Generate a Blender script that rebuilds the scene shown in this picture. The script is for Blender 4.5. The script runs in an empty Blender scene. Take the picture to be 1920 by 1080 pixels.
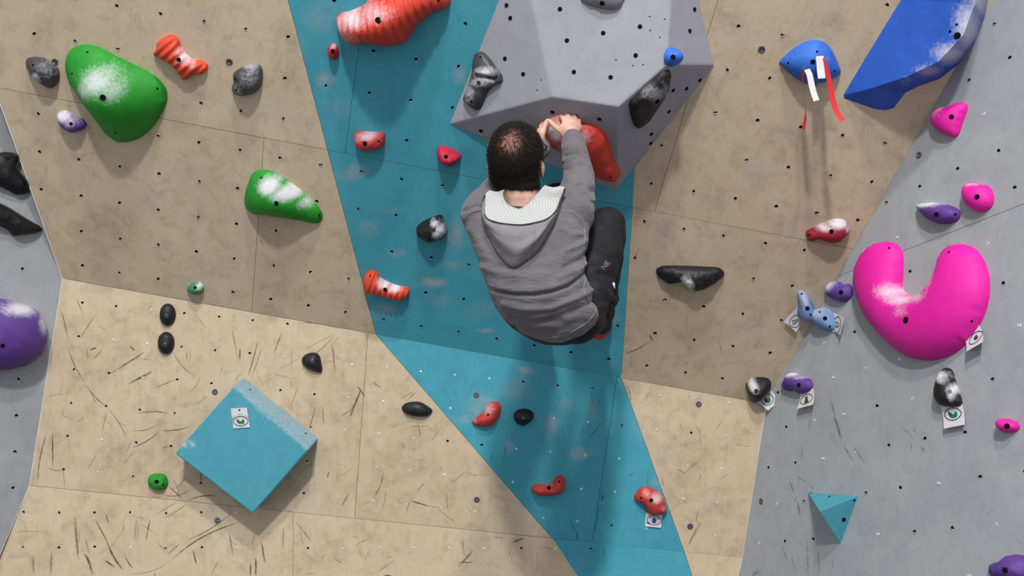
import bpy, bmesh, math, random
import numpy as np
from mathutils import Vector, Matrix, noise
from mathutils.bvhtree import BVHTree
from mathutils.geometry import delaunay_2d_cdt

random.seed(7)
SC = bpy.context.scene
COL = SC.collection

# ------------------------------------------------------------------ camera, world, lamps
D = 4.2                       # camera distance from the lower wall (m)
F = 1974.0                    # focal length in pixels of the 1920x1080 frame
cam_d = bpy.data.cameras.new('camera'); cam_d.sensor_width = 36.0
cam_d.lens = F / 1920.0 * 36.0; cam_d.clip_start = 0.05
cam = bpy.data.objects.new('camera', cam_d); COL.objects.link(cam)
cam.location = (0, -D, 0); cam.rotation_euler = (math.pi / 2, 0, 0)
SC.camera = cam
SC.view_settings.view_transform = 'Standard'; SC.view_settings.look = 'None'
SC.view_settings.exposure = 0.0; SC.view_settings.gamma = 1.0
SC.view_settings.use_curve_mapping = False

w = bpy.data.worlds.new('hall_light'); SC.world = w; w.use_nodes = True
w.node_tree.nodes['Background'].inputs[0].default_value = (0.93, 0.96, 1.0, 1)
w.node_tree.nodes['Background'].inputs[1].default_value = 0.83

def lamp(loc, power, size, target, col=(1, 0.97, 0.93)):
    l = bpy.data.lights.new('ceiling_lamp', 'AREA'); l.shape = 'DISK'; l.size = size
    l.energy = power; l.color = col
    o = bpy.data.objects.new('ceiling_lamp', l); COL.objects.link(o); o.location = loc
    o.rotation_euler = (Vector(target) - Vector(loc)).to_track_quat('-Z', 'Y').to_euler()
    return o
lamp((-0.45, -7.9, 6.5), 600, 0.5, (0, -0.2, 0))
lamp((0.27, -5.4, 7.0), 350, 0.5, (0, -0.2, 0))

# ------------------------------------------------------------------ helpers
def ray(px, py): return Vector(((px - 960) / F, 1.0, (540 - py) / F))
def W(px, py, y): return Vector((0, -D, 0)) + ray(px, py) * (y + D)
CAMP = Vector((0, -D, 0))
def proj(p):
    d = p[1] + D
    return (960 + F * p[0] / d, 540 - F * p[2] / d)

class Plane:
    def __init__(s, p, n):
        s.p = Vector(p); s.n = Vector(n).normalized()
        if s.n.y > 0: s.n = -s.n
        up = Vector((0, 0, 1)); s.v = (up - s.n * up.dot(s.n)).normalized(); s.u = s.v.cross(s.n).normalized()
        if s.u.x < 0: s.u = -s.u
    def at(s, px, py, h=0.0):
        d = ray(px, py); q = s.p + s.n * h
        t = (q - CAMP).dot(s.n) / d.dot(s.n)
        return CAMP + d * t
    def uv(s, P): e = P - s.p; return (e.dot(s.u), e.dot(s.v))
    def xyz(s, u, v, h=0.0): return s.p + s.u * u + s.v * v + s.n * h
def plane3(a, b, c): return Plane(a, (b - a).cross(c - a))

ORG = {}
def mk(name, verts, faces, mat, parent=None, origin=None, smooth=False, attrs=None, mats=None, fm=None):
    V = np.array([tuple(v) for v in verts], dtype=float)
    if origin is None: origin = Vector((V[:, 0].mean(), V[:, 1].max(), V[:, 2].min()))
    origin = Vector(origin)
    V = V - np.array(tuple(origin))
    me = bpy.data.meshes.new(name)
    me.from_pydata([tuple(v) for v in V], [], [tuple(f) for f in faces])
    if mats:
        for m in mats: me.materials.append(m)
        if fm: me.polygons.foreach_set('material_index', fm)
    elif mat: me.materials.append(mat)
    if smooth: me.polygons.foreach_set('use_smooth', [True] * len(me.polygons))
    if attrs:
        for k, vals in attrs.items():
            a = me.attributes.new(k, 'FLOAT', 'POINT'); a.data.foreach_set('value', [float(x) for x in vals])
    me.update()
    return link(name, me, parent, origin)
def link(name, me, parent, origin):
    o = bpy.data.objects.new(name, me); COL.objects.link(o)
    origin = Vector(origin)
    if parent is not None:
        o.parent = parent; o.location = origin - ORG[parent.name]
    else: o.location = origin
    ORG[o.name] = origin
    return o
def empty(name, loc):
    o = bpy.data.objects.new(name, None); COL.objects.link(o); o.location = loc; ORG[o.name] = Vector(loc)
    o.empty_display_size = 0.1
    return o
def tag(o, label=None, cat=None, group=None, kind=None):
    if label: o['label'] = label
    if cat: o['category'] = cat
    if group: o['group'] = group
    if kind: o['kind'] = kind
    return o

# ------------------------------------------------------------------ materials
def lin(c):
    return tuple(((x / 255) / 12.92 if x / 255 <= 0.04045 else ((x / 255 + 0.055) / 1.055) ** 2.4) for x in c) + (1,)
class NT:
    def __init__(s, name):
        s.m = bpy.data.materials.new(name); s.m.use_nodes = True; s.t = s.m.node_tree; s.n = s.t.nodes
        s.b = s.n['Principled BSDF']; s.tc = s.n.new('ShaderNodeTexCoord')
    def noise(s, scale, detail=3, rough=0.55, stretch=None, src='Object', dist=0.0):
        t = s.n.new('ShaderNodeTexNoise'); t.inputs['Scale'].default_value = scale
        t.inputs['Detail'].default_value = detail; t.inputs['Roughness'].default_value = rough
        t.inputs['Distortion'].default_value = dist
        if stretch:
            m = s.n.new('ShaderNodeMapping'); m.inputs['Scale'].default_value = stretch
            s.t.links.new(s.tc.outputs[src], m.inputs[0]); s.t.links.new(m.outputs[0], t.inputs['Vector'])
        else: s.t.links.new(s.tc.outputs[src], t.inputs['Vector'])
        return t.outputs[0]
    def ramp(s, x, stops):
        r = s.n.new('ShaderNodeValToRGB'); e = r.color_ramp.elements
        while len(e) < len(stops): e.new(0.5)
        for i, (p, c) in enumerate(stops):
            e[i].position = p; e[i].color = c if len(c) == 4 else tuple(c) + (1,)
        s.t.links.new(x, r.inputs[0]); return r.outputs[0]
    def mix(s, f, a, b, mode='MIX'):
        m = s.n.new('ShaderNodeMix'); m.data_type = 'RGBA'; m.blend_type = mode
        for k, v in ((0, f), (6, a), (7, b)):
            if hasattr(v, 'is_output'): s.t.links.new(v, m.inputs[k])
            else: m.inputs[k].default_value = v
        return m.outputs[2]
    def math(s, op, a, b=0.0, clamp=False):
        m = s.n.new('ShaderNodeMath'); m.operation = op; m.use_clamp = clamp
        for k, v in ((0, a), (1, b)):
            if hasattr(v, 'is_output'): s.t.links.new(v, m.inputs[k])
            else: m.inputs[k].default_value = v
        return m.outputs[0]
    def attr(s, name):
        a = s.n.new('ShaderNodeAttribute'); a.attribute_name = name; return a.outputs['Fac']
    def set(s, k, v):
        if hasattr(v, 'is_output'): s.t.links.new(v, s.b.inputs[k])
        else: s.b.inputs[k].default_value = v
    def bump(s, h, strength=0.3, dist=0.002):
        b = s.n.new('ShaderNodeBump'); b.inputs['Strength'].default_value = strength; b.inputs['Distance'].default_value = dist
        s.t.links.new(h, b.inputs['Height']); s.t.links.new(b.outputs[0], s.b.inputs['Normal'])

def g3(v): return (v, v, v, 1)
def wall_mat(name, base, dark, light, grain=0.35, mott=0.5):
    t = NT(name)
    n1 = t.noise(3.4, 8, 0.68, dist=0.8); n2 = t.noise(13, 8, 0.76, dist=0.5); n3 = t.noise(6, 3, 0.6, (14, 14, 1.0)); n4 = t.noise(420, 2, 0.5)
    c = t.mix(t.ramp(n1, [(0.35, g3(0)), (0.68, g3(1))]), base, light)
    c = t.mix(t.math('MULTIPLY', t.ramp(n2, [(0.48, g3(0)), (0.75, g3(1))]), mott), c, dark)
    c = t.mix(t.math('MULTIPLY', t.ramp(n3, [(0.45, g3(0)), (0.8, g3(1))]), grain), c, dark)
    c = t.mix(0.25, c, t.ramp(n4, [(0.3, g3(0.35)), (0.7, g3(0.65))]), 'SOFT_LIGHT')
    t.set('Base Color', c); t.set('Roughness', 0.78); t.set('Specular IOR Level', 0.22)
    t.bump(n4, 0.15, 0.001)
    return t.m
M = {}
M['wood'] = wall_mat('birch_plywood', lin((188, 169, 143)), lin((138, 119, 97)), lin((199, 182, 158)), 0.16, 0.6)
M['teal'] = wall_mat('teal_paint', lin((62, 146, 165)), lin((54, 128, 148)), lin((74, 156, 173)), 0.2, 0.5)
M['grey'] = wall_mat('grey_paint', lin((150, 154, 159)), lin((127, 131, 137)), lin((162, 166, 170)), 0.15, 0.5)
M['volgrey'] = wall_mat('grey_textured_paint', lin((143, 143, 151)), lin((126, 126, 135)), lin((155, 155, 163)), 0.08, 0.4)
M['edge'] = wall_mat('ply_edge', lin((110, 92, 70)), lin((80, 66, 50)), lin((130, 110, 84)))
M['mat'] = wall_mat('crash_mat', lin((60, 62, 68)), lin((46, 48, 54)), lin((72, 74, 80)))

def plain(name, c, rough=0.6, metal=0.0, spec=0.4):
    t = NT(name); n = t.noise(60, 3)
    t.set('Base Color', t.mix(t.math('MULTIPLY', n, 0.35), lin(c), tuple(x * 0.7 for x in lin(c)[:3]) + (1,)))
    t.set('Roughness', rough); t.set('Metallic', metal); t.set('Specular IOR Level', spec)
    return t.m
M['black'] = plain('hole_black', (14, 13, 13), 0.9, 0, 0.1)
M['steel'] = plain('zinc_steel', (190, 190, 196), 0.32, 1.0)
M['nut'] = plain('bright_zinc', (235, 235, 240), 0.38, 0.55, 0.6)
M['dullsteel'] = plain('dull_bolt', (120, 120, 124), 0.45, 0.8)
M['paper'] = plain('white_paper', (206, 204, 212), 0.7, 0, 0.2)
M['ink'] = plain('black_ink', (34, 36, 40), 0.8, 0, 0.1)
M['leaf'] = plain('green_ink', (38, 120, 62), 0.8, 0, 0.1)
M['leaf2'] = plain('teal_green_ink', (30, 92, 98), 0.8, 0, 0.1)
M['drop'] = plain('blue_ink', (52, 70, 170), 0.8, 0, 0.1)
M['olive'] = plain('olive_ink', (70, 66, 30), 0.8, 0, 0.1)
M['brown'] = plain('brown_ink', (96, 62, 58), 0.8, 0, 0.1)
M['redtape'] = plain('red_tape', (205, 40, 44), 0.5)
M['yellow'] = plain('yellow_plastic', (196, 170, 60), 0.5)

def hold_mat(name, c, dark=None, rough=0.6, spec=0.35, chalk=(208, 207, 214), bump=0.35):
    t = NT(name); c0 = lin(c); c1 = lin(dark) if dark else tuple(x * 0.72 for x in c0[:3]) + (1,)
    n1 = t.noise(22, 5, 0.6); n2 = t.noise(90, 5, 0.65); n3 = t.noise(650, 2)
    col = t.mix(t.math('MULTIPLY', t.ramp(n1, [(0.35, g3(0)), (0.75, g3(1))]), 0.6), c0, c1)
    a = t.attr('chalk')
    k = t.math('ADD', a, t.math('MULTIPLY', t.math('SUBTRACT', n2, 0.5), 0.9))
    k = t.ramp(t.math('MULTIPLY', k, t.math('MINIMUM', t.math('MULTIPLY', a, 8.0), 1.0)), [(0.22, g3(0)), (0.95, g3(0.88))])
    t.set('Base Color', t.mix(k, col, lin(chalk)))
    t.set('Roughness', t.math('ADD', t.math('MULTIPLY', k, 0.3), rough, True)); t.set('Specular IOR Level', spec)
    t.bump(n3, bump, 0.0012)
    return t.m
HM = {
 'black': hold_mat('black_hold', (27, 26, 29), (17, 17, 19), 0.5), 'charcoal': hold_mat('charcoal_hold', (62, 63, 69), (34, 34, 38), 0.45, 0.45),
 'green': hold_mat('green_hold', (30, 140, 38), (20, 112, 30)), 'dkgreen': hold_mat('pale_green_hold', (60, 128, 84), (44, 104, 68)),
 'orange': hold_mat('orange_hold', (208, 72, 46), (182, 50, 36)), 'red': hold_mat('coral_red_hold', (192, 64, 57), (160, 44, 42)),
 'deepred': hold_mat('deep_orange_hold', (202, 62, 44), (176, 44, 34)),
 'crimson': hold_mat('crimson_hold', (184, 30, 64), (146, 20, 46)), 'darkred': hold_mat('dark_red_hold', (150, 34, 52), (116, 20, 36)),
 'purple': hold_mat('purple_hold', (92, 58, 140), (64, 40, 104)), 'pink': hold_mat('pink_hold', (222, 27, 158), (204, 18, 138)),
 'blue': hold_mat('blue_hold', (48, 104, 196), (36, 82, 168)), 'royal': hold_mat('royal_blue_hold', (36, 88, 186), (28, 68, 156)),
 'paleblue': hold_mat('pale_blue_hold', (108, 138, 186), (78, 110, 166)), 'grey': hold_mat('grey_hold', (128, 126, 132), (108, 106, 112)),
 'teal': hold_mat('teal_volume', (72, 152, 170), (60, 134, 154)),
}
def decal_mat(name, c, lo, hi, scale, gain=1.0, stretch=None):
    t = NT(name); t.set('Base Color', lin(c)); t.set('Roughness', 0.9); t.set('Specular IOR Level', 0.1)
    n = t.noise(scale, 6, 0.7, stretch); k = t.math('MULTIPLY', t.ramp(n, [(lo, g3(0)), (hi, g3(1))]), t.attr('a'))
    t.set('Alpha', t.math('MULTIPLY', k, gain, True)); return t.m
M['scuff'] = decal_mat('rubber_scuff', (58, 45, 34), 0.22, 0.58, 55, 1.0)
M['scuffgrey'] = decal_mat('dark_scuff', (74, 76, 84), 0.30, 0.62, 55, 0.9)
M['scuffteal'] = decal_mat('teal_scuff', (30, 74, 88), 0.30, 0.62, 55, 0.9)
M['chalkdust'] = decal_mat('chalk_dust', (206, 202, 204), 0.30, 0.80, 15, 0.85)
M['grime'] = decal_mat('grime', (92, 80, 66), 0.40, 0.8, 20, 0.7)
# ------------------------------------------------------------------ planes of the climbing wall
TH = math.radians(28)
c0, c1 = W(117, 522, 0), W(1437, 757, 0)
cd = (c1 - c0).normalized(); pu = Vector((-cd.z, 0, cd.x))
UP = Plane(c0, cd.cross(pu * math.cos(TH) + Vector((0, -1, 0)) * math.sin(TH)))
MID = Plane((0, 0, 0), (0, -1, 0))
d0, d1 = W(55, 910, 0), W(1388, 1045, 0)
dd = (d1 - d0).normalized(); pd = Vector((dd.z, 0, -dd.x)); BT = math.radians(6)
BASE = Plane(d0, dd.cross(pd * math.cos(BT) + Vector((0, -1, 0)) * math.sin(BT)))
RIGHT = plane3(UP.at(1725, 245), MID.at(1437, 757), MID.at(1388, 1062))
le = (W(55, 910, 0) - c0).normalized()
LEFT = Plane(c0, le.cross(Vector((-math.cos(math.radians(42)), -math.sin(math.radians(42)), 0))))

def inset_poly(uv, g):
    n = len(uv); area = sum(uv[i][0] * uv[(i + 1) % n][1] - uv[(i + 1) % n][0] * uv[i][1] for i in range(n))
    sgn = 1 if area > 0 else -1; out = []
    for i in range(n):
        p0, p1, p2 = Vector(uv[i - 1]), Vector(uv[i]), Vector(uv[(i + 1) % n])
        e1 = (p1 - p0).normalized(); e2 = (p2 - p1).normalized()
        n1 = Vector((-e1.y, e1.x)) * sgn; n2 = Vector((-e2.y, e2.x)) * sgn
        k = 1 + n1.dot(n2); out.append(p1 + (n1 + n2) * (g / max(k, 0.2)))
    return out
PANELS = []
def panel(wall, name, pl, px, mat, thick=0.03, gap=0.0007):
    uv = inset_poly([pl.uv(pl.at(*p)) for p in px], gap); n = len(uv)
    top = [pl.xyz(a.x, a.y) for a in uv]; bot = [pl.xyz(a.x, a.y, -thick) for a in uv]
    f = [tuple(range(n)), tuple(range(2 * n - 1, n - 1, -1))] + [(i, i + n, (i + 1) % n + n, (i + 1) % n) for i in range(n)]
    nr = (top[1] - top[0]).cross(top[2] - top[1])
    if nr.dot(pl.n) < 0: f = [tuple(reversed(q)) for q in f]
    fm = [0, 1] + [1] * n
    o = mk(name, top + bot, f, None, wall, mats=[mat, M['edge']], fm=fm)
    PANELS.append((o, pl, px)); return o
def wallroot(name, label, loc):
    o = empty(name, loc); tag(o, label, 'wall', kind='structure'); return o
w_up = wallroot('wall_back_upper', 'overhanging upper plywood climbing wall with a teal painted band', UP.at(960, 660))
w_mid = wallroot('wall_back_lower', 'vertical lower plywood climbing wall with black shoe scuffs and teal band', MID.at(760, 980))
w_base = wallroot('wall_back_base', 'lowest tilted plywood strip of the climbing wall', BASE.at(760, 1390))
w_right = wallroot('wall_right', 'grey painted climbing wall turned in beside the pink horseshoe hold', RIGHT.at(1700, 1390))
w_left = wallroot('wall_left', 'grey painted climbing wall carrying two black holds and one purple bulge', LEFT.at(-150, 1390))
panel(w_up, 'plywood_panel', UP, [(-195, -350), (448, -350), (614, 281), (-11, 163)], M['wood'], 0.28)
panel(w_up, 'plywood_panel', UP, [(-11, 163), (495, 258.6), (472, 585), (117, 522)], M['wood'], 0.16)
panel(w_up, 'plywood_panel', UP, [(495, 258.6), (614, 281), (705, 626.7), (472, 585)], M['wood'])
panel(w_up, 'teal_panel', UP, [(448, -350), (730, -350), (647, 287.3), (614, 281)], M['teal'])
panel(w_up, 'teal_panel', UP, [(730, -350), (1231, -350), (1186, 389), (647, 287.3)], M['teal'])
panel(w_up, 'teal_panel', UP, [(614, 281), (1186, 389), (1165, 708.6), (705, 626.7)], M['teal'])
panel(w_up, 'plywood_panel', UP, [(1231, -350), (1451, -350), (1227, 397), (1186, 389)], M['wood'])
panel(w_up, 'plywood_panel', UP, [(1451, -350), (2060, -350), (1600, 467), (1227, 397)], M['wood'], 0.12)
panel(w_up, 'plywood_panel', UP, [(1186, 389), (1600, 467), (1437, 757), (1165, 708.6)], M['wood'])
panel(w_mid, 'plywood_panel', MID, [(117, 522), (690, 624), (665, 971.8), (55, 910)], M['wood'])
panel(w_mid, 'plywood_panel', MID, [(690, 624), (705, 626.7), (1035, 1009), (665, 971.8)], M['wood'])
panel(w_mid, 'teal_panel', MID, [(705, 626.7), (1157, 707), (1110, 1017), (1035, 1009)], M['teal'])
panel(w_mid, 'teal_panel', MID, [(1157, 707), (1165, 708.6), (1283, 1034.4), (1110, 1017)], M['teal'])
panel(w_mid, 'plywood_panel', MID, [(1165, 708.6), (1437, 757), (1392, 1045.4), (1283, 1034.4)], M['wood'])
panel(w_base, 'plywood_panel', BASE, [(55, 910), (550, 960), (550, 1400), (-152, 1400)], M['wood'])
panel(w_base, 'plywood_panel', BASE, [(550, 960), (1005, 1006), (1005, 1400), (550, 1400)], M['wood'])
panel(w_base, 'plywood_panel', BASE, [(1005, 1006), (1035, 1009), (1082, 1080), (1150, 1400), (1005, 1400)], M['wood'])
panel(w_base, 'teal_panel', BASE, [(1035, 1009), (1283, 1034), (1298, 1080), (1310, 1400), (1150, 1400), (1082, 1080)], M['teal'])
panel(w_base, 'plywood_panel', BASE, [(1283, 1034), (1392, 1045), (1385, 1080), (1322, 1400), (1310, 1400), (1298, 1080)], M['wood'])
panel(w_right, 'grey_panel', RIGHT, [(2060, -350), (2400, -350), (2400, 195), (1569, 519)], M['grey'])
panel(w_right, 'grey_panel', RIGHT, [(1569, 519), (2400, 195), (2400, 1400), (1320, 1400), (1385, 1080), (1392, 1045), (1437, 757)], M['grey'])
panel(w_left, 'grey_panel', LEFT, [(-195, -350), (117, 522), (55, 910), (-152, 1400), (-520, 1400), (-520, -350)], M['grey'])
fz = -1.86
fl = mk('floor', [(-6, -7, fz), (6, -7, fz), (6, 0.6, fz), (-6, 0.6, fz), (-6, -7, fz - .1), (6, -7, fz - .1), (6, 0.6, fz - .1), (-6, 0.6, fz - .1)],
        [(0, 1, 2, 3), (7, 6, 5, 4), (0, 4, 5, 1), (1, 5, 6, 2), (2, 6, 7, 3), (3, 7, 4, 0)], M['mat'])
tag(fl, 'dark grey crash mat floor below the climbing wall', 'floor', kind='structure')

# ------------------------------------------------------------------ big grey volume
vL, vB, vT = UP.at(842, 233), UP.at(1155, 360), UP.at(1340, 122)
vE1, vTL, vE2 = UP.at(974, -100), UP.at(1050, -280), UP.at(1269, -170)
vTR = UP.at(1235, -300)
vR1 = W(1035, 182, -0.70)
VB = plane3(vL, vR1, vB); vR2 = VB.at(1160, 200)
VF = plane3(vR1, vR2, vE2); vR3 = VF.at(1250, 122)
vR0 = W(895, 207, UP.at(895, 207).y - 0.05)
VFL = plane3(vR0, vR1, vE1); VRT = plane3(vR3, vT, vE2); VR = plane3(vR2, vB, vR3)
vbk = [p - UP.n * 0.004 for p in (vL, vB, vT, vE2, vTR, vTL, vE1)]
VV = [vL, vB, vT, vE1, vTL, vE2, vTR, vR0, vR1, vR2, vR3]
VFACES = [(0, 7, 3), (7, 8, 3), (8, 9, 10), (8, 10, 5), (8, 5, 3), (3, 5, 4), (4, 5, 6), (10, 2, 5), (0, 8, 7), (0, 1, 8), (1, 9, 8), (1, 10, 9), (1, 2, 10), (0, 3, 4, 6, 5, 2, 1)]
bm = bmesh.new(); bv = [bm.verts.new(p) for p in VV]
for f in VFACES: bm.faces.new([bv[i] for i in f])
bmesh.ops.recalc_face_normals(bm, faces=bm.faces)
bmesh.ops.dissolve_limit(bm, angle_limit=0.02, verts=bm.verts, edges=bm.edges)
bmesh.ops.bevel(bm, geom=[e for e in bm.edges if e.calc_face_angle(0) > 0.12], offset=0.006, segments=2, affect='EDGES', profile=0.6)
bmesh.ops.triangulate(bm, faces=bm.faces)
bm.verts.index_update()
volume = mk('wall_volume', [v.co.copy() for v in bm.verts], [[v.index for v in f.verts] for f in bm.faces], M['volgrey'], origin=UP.at(1100, 200))
VOLBVH = BVHTree.FromBMesh(bm); bm.free()
tag(volume, 'big faceted grey volume bolted to the teal overhang above the climber', 'volume')
print('R2', vR2.y, 'R3', vR3.y, 'E2', vE2.y, 'L', vL.y, 'B', vB.y, 'T', vT.y, 'E1', vE1.y, 'RIGHT n', RIGHT.n)

# ------------------------------------------------------------------ hold builders
def smooth_closed(pts, k=5):
    out = []; n = len(pts)
    for i in range(n):
        p0, p1, p2, p3 = [Vector(pts[(i + j) % n]) for j in (-1, 0, 1, 2)]
        for s in range(k):
            t = s / k
            out.append(0.5 * ((2 * p1) + (p2 - p0) * t + (2 * p0 - 5 * p1 + 4 * p2 - p3) * t * t + (3 * p1 - p0 - 3 * p2 + p3) * t ** 3))
    return out
def inpoly(p, poly):
    x, y = p[0], p[1]; c = False; n = len(poly)
    for i in range(n):
        x1, y1 = poly[i][0], poly[i][1]; x2, y2 = poly[i - 1][0], poly[i - 1][1]
        if (y1 > y) != (y2 > y) and x < (x2 - x1) * (y - y1) / (y2 - y1) + x1: c = not c
    return c
OUTL = []         # hold outlines in the frame, so that no T-nut is set under a hold
def bolt(parent, bvh, px, py, r=0.008, steel=False, name='bolt_hole', n=14):
    hit = bvh.ray_cast(CAMP, ray(px, py).normalized())
    if hit[0] is None: return None
    p, nr = hit[0], hit[1]
    if nr.dot(ray(px, py)) > 0: nr = -nr
    nr = (nr * 0.8 - ray(px, py).normalized() * 0.25).normalized()
    q = nr.to_track_quat('Z', 'Y').to_matrix()
    prof = [(1.0, -0.5), (1.0, 0.16), (0.86, 0.24), (0.74, 0.24), (0.70, 0.14)]
    if steel: prof += [(0.5, 0.14), (0.48, 0.22), (0.34, 0.22), (0.30, 0.12)]
    V = [p + q @ Vector((a * r * math.cos(t), a * r * math.sin(t), b * r)) for a, b in prof for t in [2 * math.pi * i / n for i in range(n)]]
    Fs = []; fm = []
    for k in range(len(prof) - 1):
        for i in range(n):
            Fs.append((k * n + i, k * n + (i + 1) % n, (k + 1) * n + (i + 1) % n, (k + 1) * n + i))
            fm.append((1 if k in (1, 2) and steel == 2 else 0) if k < 4 else (1 if k in (5, 6, 7) else 0))
    k = len(prof) - 1; Fs.append(tuple(k * n + i for i in range(n))); fm.append(0)
    return mk(name, V, Fs, None, parent, origin=p, mats=[M['black'], M['dullsteel']], fm=fm)
def chalk_at(q, chalk):
    c = 0.0
    for s in chalk:
        x, y, r, a = s[:4]; ry = s[4] if len(s) > 4 else r
        c = max(c, a * math.exp(-(((q[0] - x) / r) ** 2 + ((q[1] - y) / ry) ** 2)))
    return c
def hold(name, label, pl, px, H, mat, p=0.55, peaks=(), chalk=(), bolts=(), screws=(), rib=None, pits=(), rough=0.0, n=420, skirt=0.004,
         cat='climbing hold', base=1.0, steel=False, br=0.008, group=None, smooth=True, k=4, nscale=30):
    OUTL.append([tuple(q) for q in px])
    op = smooth_closed(px, k) if smooth else [Vector(q) for q in px]
    uv = [Vector(pl.uv(pl.at(q.x, q.y))) for q in op]
    A = abs(sum(uv[i].x * uv[(i + 1) % len(uv)].y - uv[(i + 1) % len(uv)].x * uv[i].y for i in range(len(uv)))) / 2
    s = math.sqrt(A / n * 1.15)
    # resample the outline evenly
    res = []; 
    for i in range(len(uv)):
        a, b = uv[i], uv[(i + 1) % len(uv)]; m = max(1, int((b - a).length / s + 0.5))
        if (b - a).length < 0.45 * s and res and (a - res[-1]).length < 0.45 * s: continue
        for j in range(m): res.append(a.lerp(b, j / m))
    uv = res; nb = len(uv)
    us = [q.x for q in uv]; vs = [q.y for q in uv]; pts = list(uv); y = min(vs); r = 0
    segs = np.array([[*uv[i], *uv[(i + 1) % nb]] for i in range(nb)])
    def dist(q):
        a = segs[:, :2]; d = segs[:, 2:] - a; t = np.clip(((np.array(q) - a) * d).sum(1) / np.maximum((d * d).sum(1), 1e-12), 0, 1)
        return np.sqrt((((a + d * t[:, None]) - np.array(q)) ** 2).sum(1).min())
    while y < max(vs):
        x = min(us) + (r % 2) * s / 2
        while x < max(us):
            if inpoly((x, y), uv) and dist((x, y)) > 0.5 * s: pts.append(Vector((x, y)))
            x += s
        y += s * 0.866; r += 1
    vo, eo, fo, ov, oe, of = delaunay_2d_cdt([Vector((q.x, q.y)) for q in pts], [(i, (i + 1) % nb) for i in range(nb)], [], 1, 1e-7)
    N = len(vo); tri = [tuple(f) for f in fo]
    ec = {}
    for f in tri:
        for i in range(3):
            e = tuple(sorted((f[i], f[(i + 1) % 3]))); ec[e] = ec.get(e, 0) + 1
    bnd = set(i for e, c in ec.items() if c == 1 for i in e)
    X3 = [pl.xyz(q.x, q.y) for q in vo]; Q = [proj(q) for q in X3]
    L = np.zeros((N, N)); rhs = np.zeros(N)
    for (i, j) in ec: L[i, j] -= 1; L[j, i] -= 1; L[i, i] += 1; L[j, j] += 1
    for i in range(N):
        if i in bnd: L[i, :] = 0; L[i, i] = 1
        else:
            f = base
            for (ax, ay, sg, wt) in peaks: f += wt * math.exp(-((Q[i][0] - ax) ** 2 + (Q[i][1] - ay) ** 2) / (sg * sg))
            rhs[i] = f
    u = np.linalg.solve(L, rhs); u = np.clip(u / u.max(), 0, None) ** p
    h = H * u
    for i in range(N):
        e = min(1.0, u[i] * 2.5)
        if rib:
            ang, lam, amp = rib[:3]; a = math.radians(ang); cv = rib[3] if len(rib) > 3 else 0.0
            tt = (Q[i][0] * math.cos(a) + Q[i][1] * math.sin(a)); ss = (-Q[i][0] * math.sin(a) + Q[i][1] * math.cos(a)); cx = rib[4] if len(rib) > 4 else 0
            h[i] += amp * e * math.sin(2 * math.pi * (tt + cv * (ss - cx) ** 2) / lam)
        for (ax, ay, sg, dp) in pits: h[i] -= dp * math.exp(-((Q[i][0] - ax) ** 2 + (Q[i][1] - ay) ** 2) / (sg * sg))
        if rough: h[i] += rough * e * noise.fractal(X3[i] * nscale, 1.0, 2.0, 3)
        h[i] = max(h[i], 0.0)
    V = [pl.xyz(vo[i].x, vo[i].y, h[i] + skirt) for i in range(N)]
    ch = [chalk_at(Q[i], chalk) for i in range(N)]
    Fs = []
    for f in tri:
        nn = (V[f[1]] - V[f[0]]).cross(V[f[2]] - V[f[0]]); Fs.append(f if nn.dot(pl.n) > 0 else f[::-1])
    bl = {}
    for i in sorted(bnd): bl[i] = len(V); V.append(pl.xyz(vo[i].x, vo[i].y, -0.0015)); ch.append(ch[i])
    for f in list(Fs):
        for i in range(3):
            a, b = f[i], f[(i + 1) % 3]
            if ec.get(tuple(sorted((a, b)))) == 1 and len(f) == 3: Fs.append((a, bl[a], bl[b], b))
    Fs.append(tuple(bl.values())) if False else None
    org = pl.at(sum(q[0] for q in px) / len(px), sum(q[1] for q in px) / len(px))
    o = mk(name, V, Fs, HM[mat], origin=org, smooth=True, attrs={'chalk': ch})
    tag(o, label, cat, group)
    bvh = BVHTree.FromPolygons(V, [f for f in Fs])
    for b_ in bolts: bolt(o, bvh, b_[0], b_[1], b_[2] if len(b_) > 2 else br, steel)
    for b_ in screws: bolt(o, bvh, b_[0], b_[1], b_[2] if len(b_) > 2 else 0.0042, False, 'screw_hole', 10)
    o_bvh[o.name] = bvh
    return o
o_bvh = {}
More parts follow.
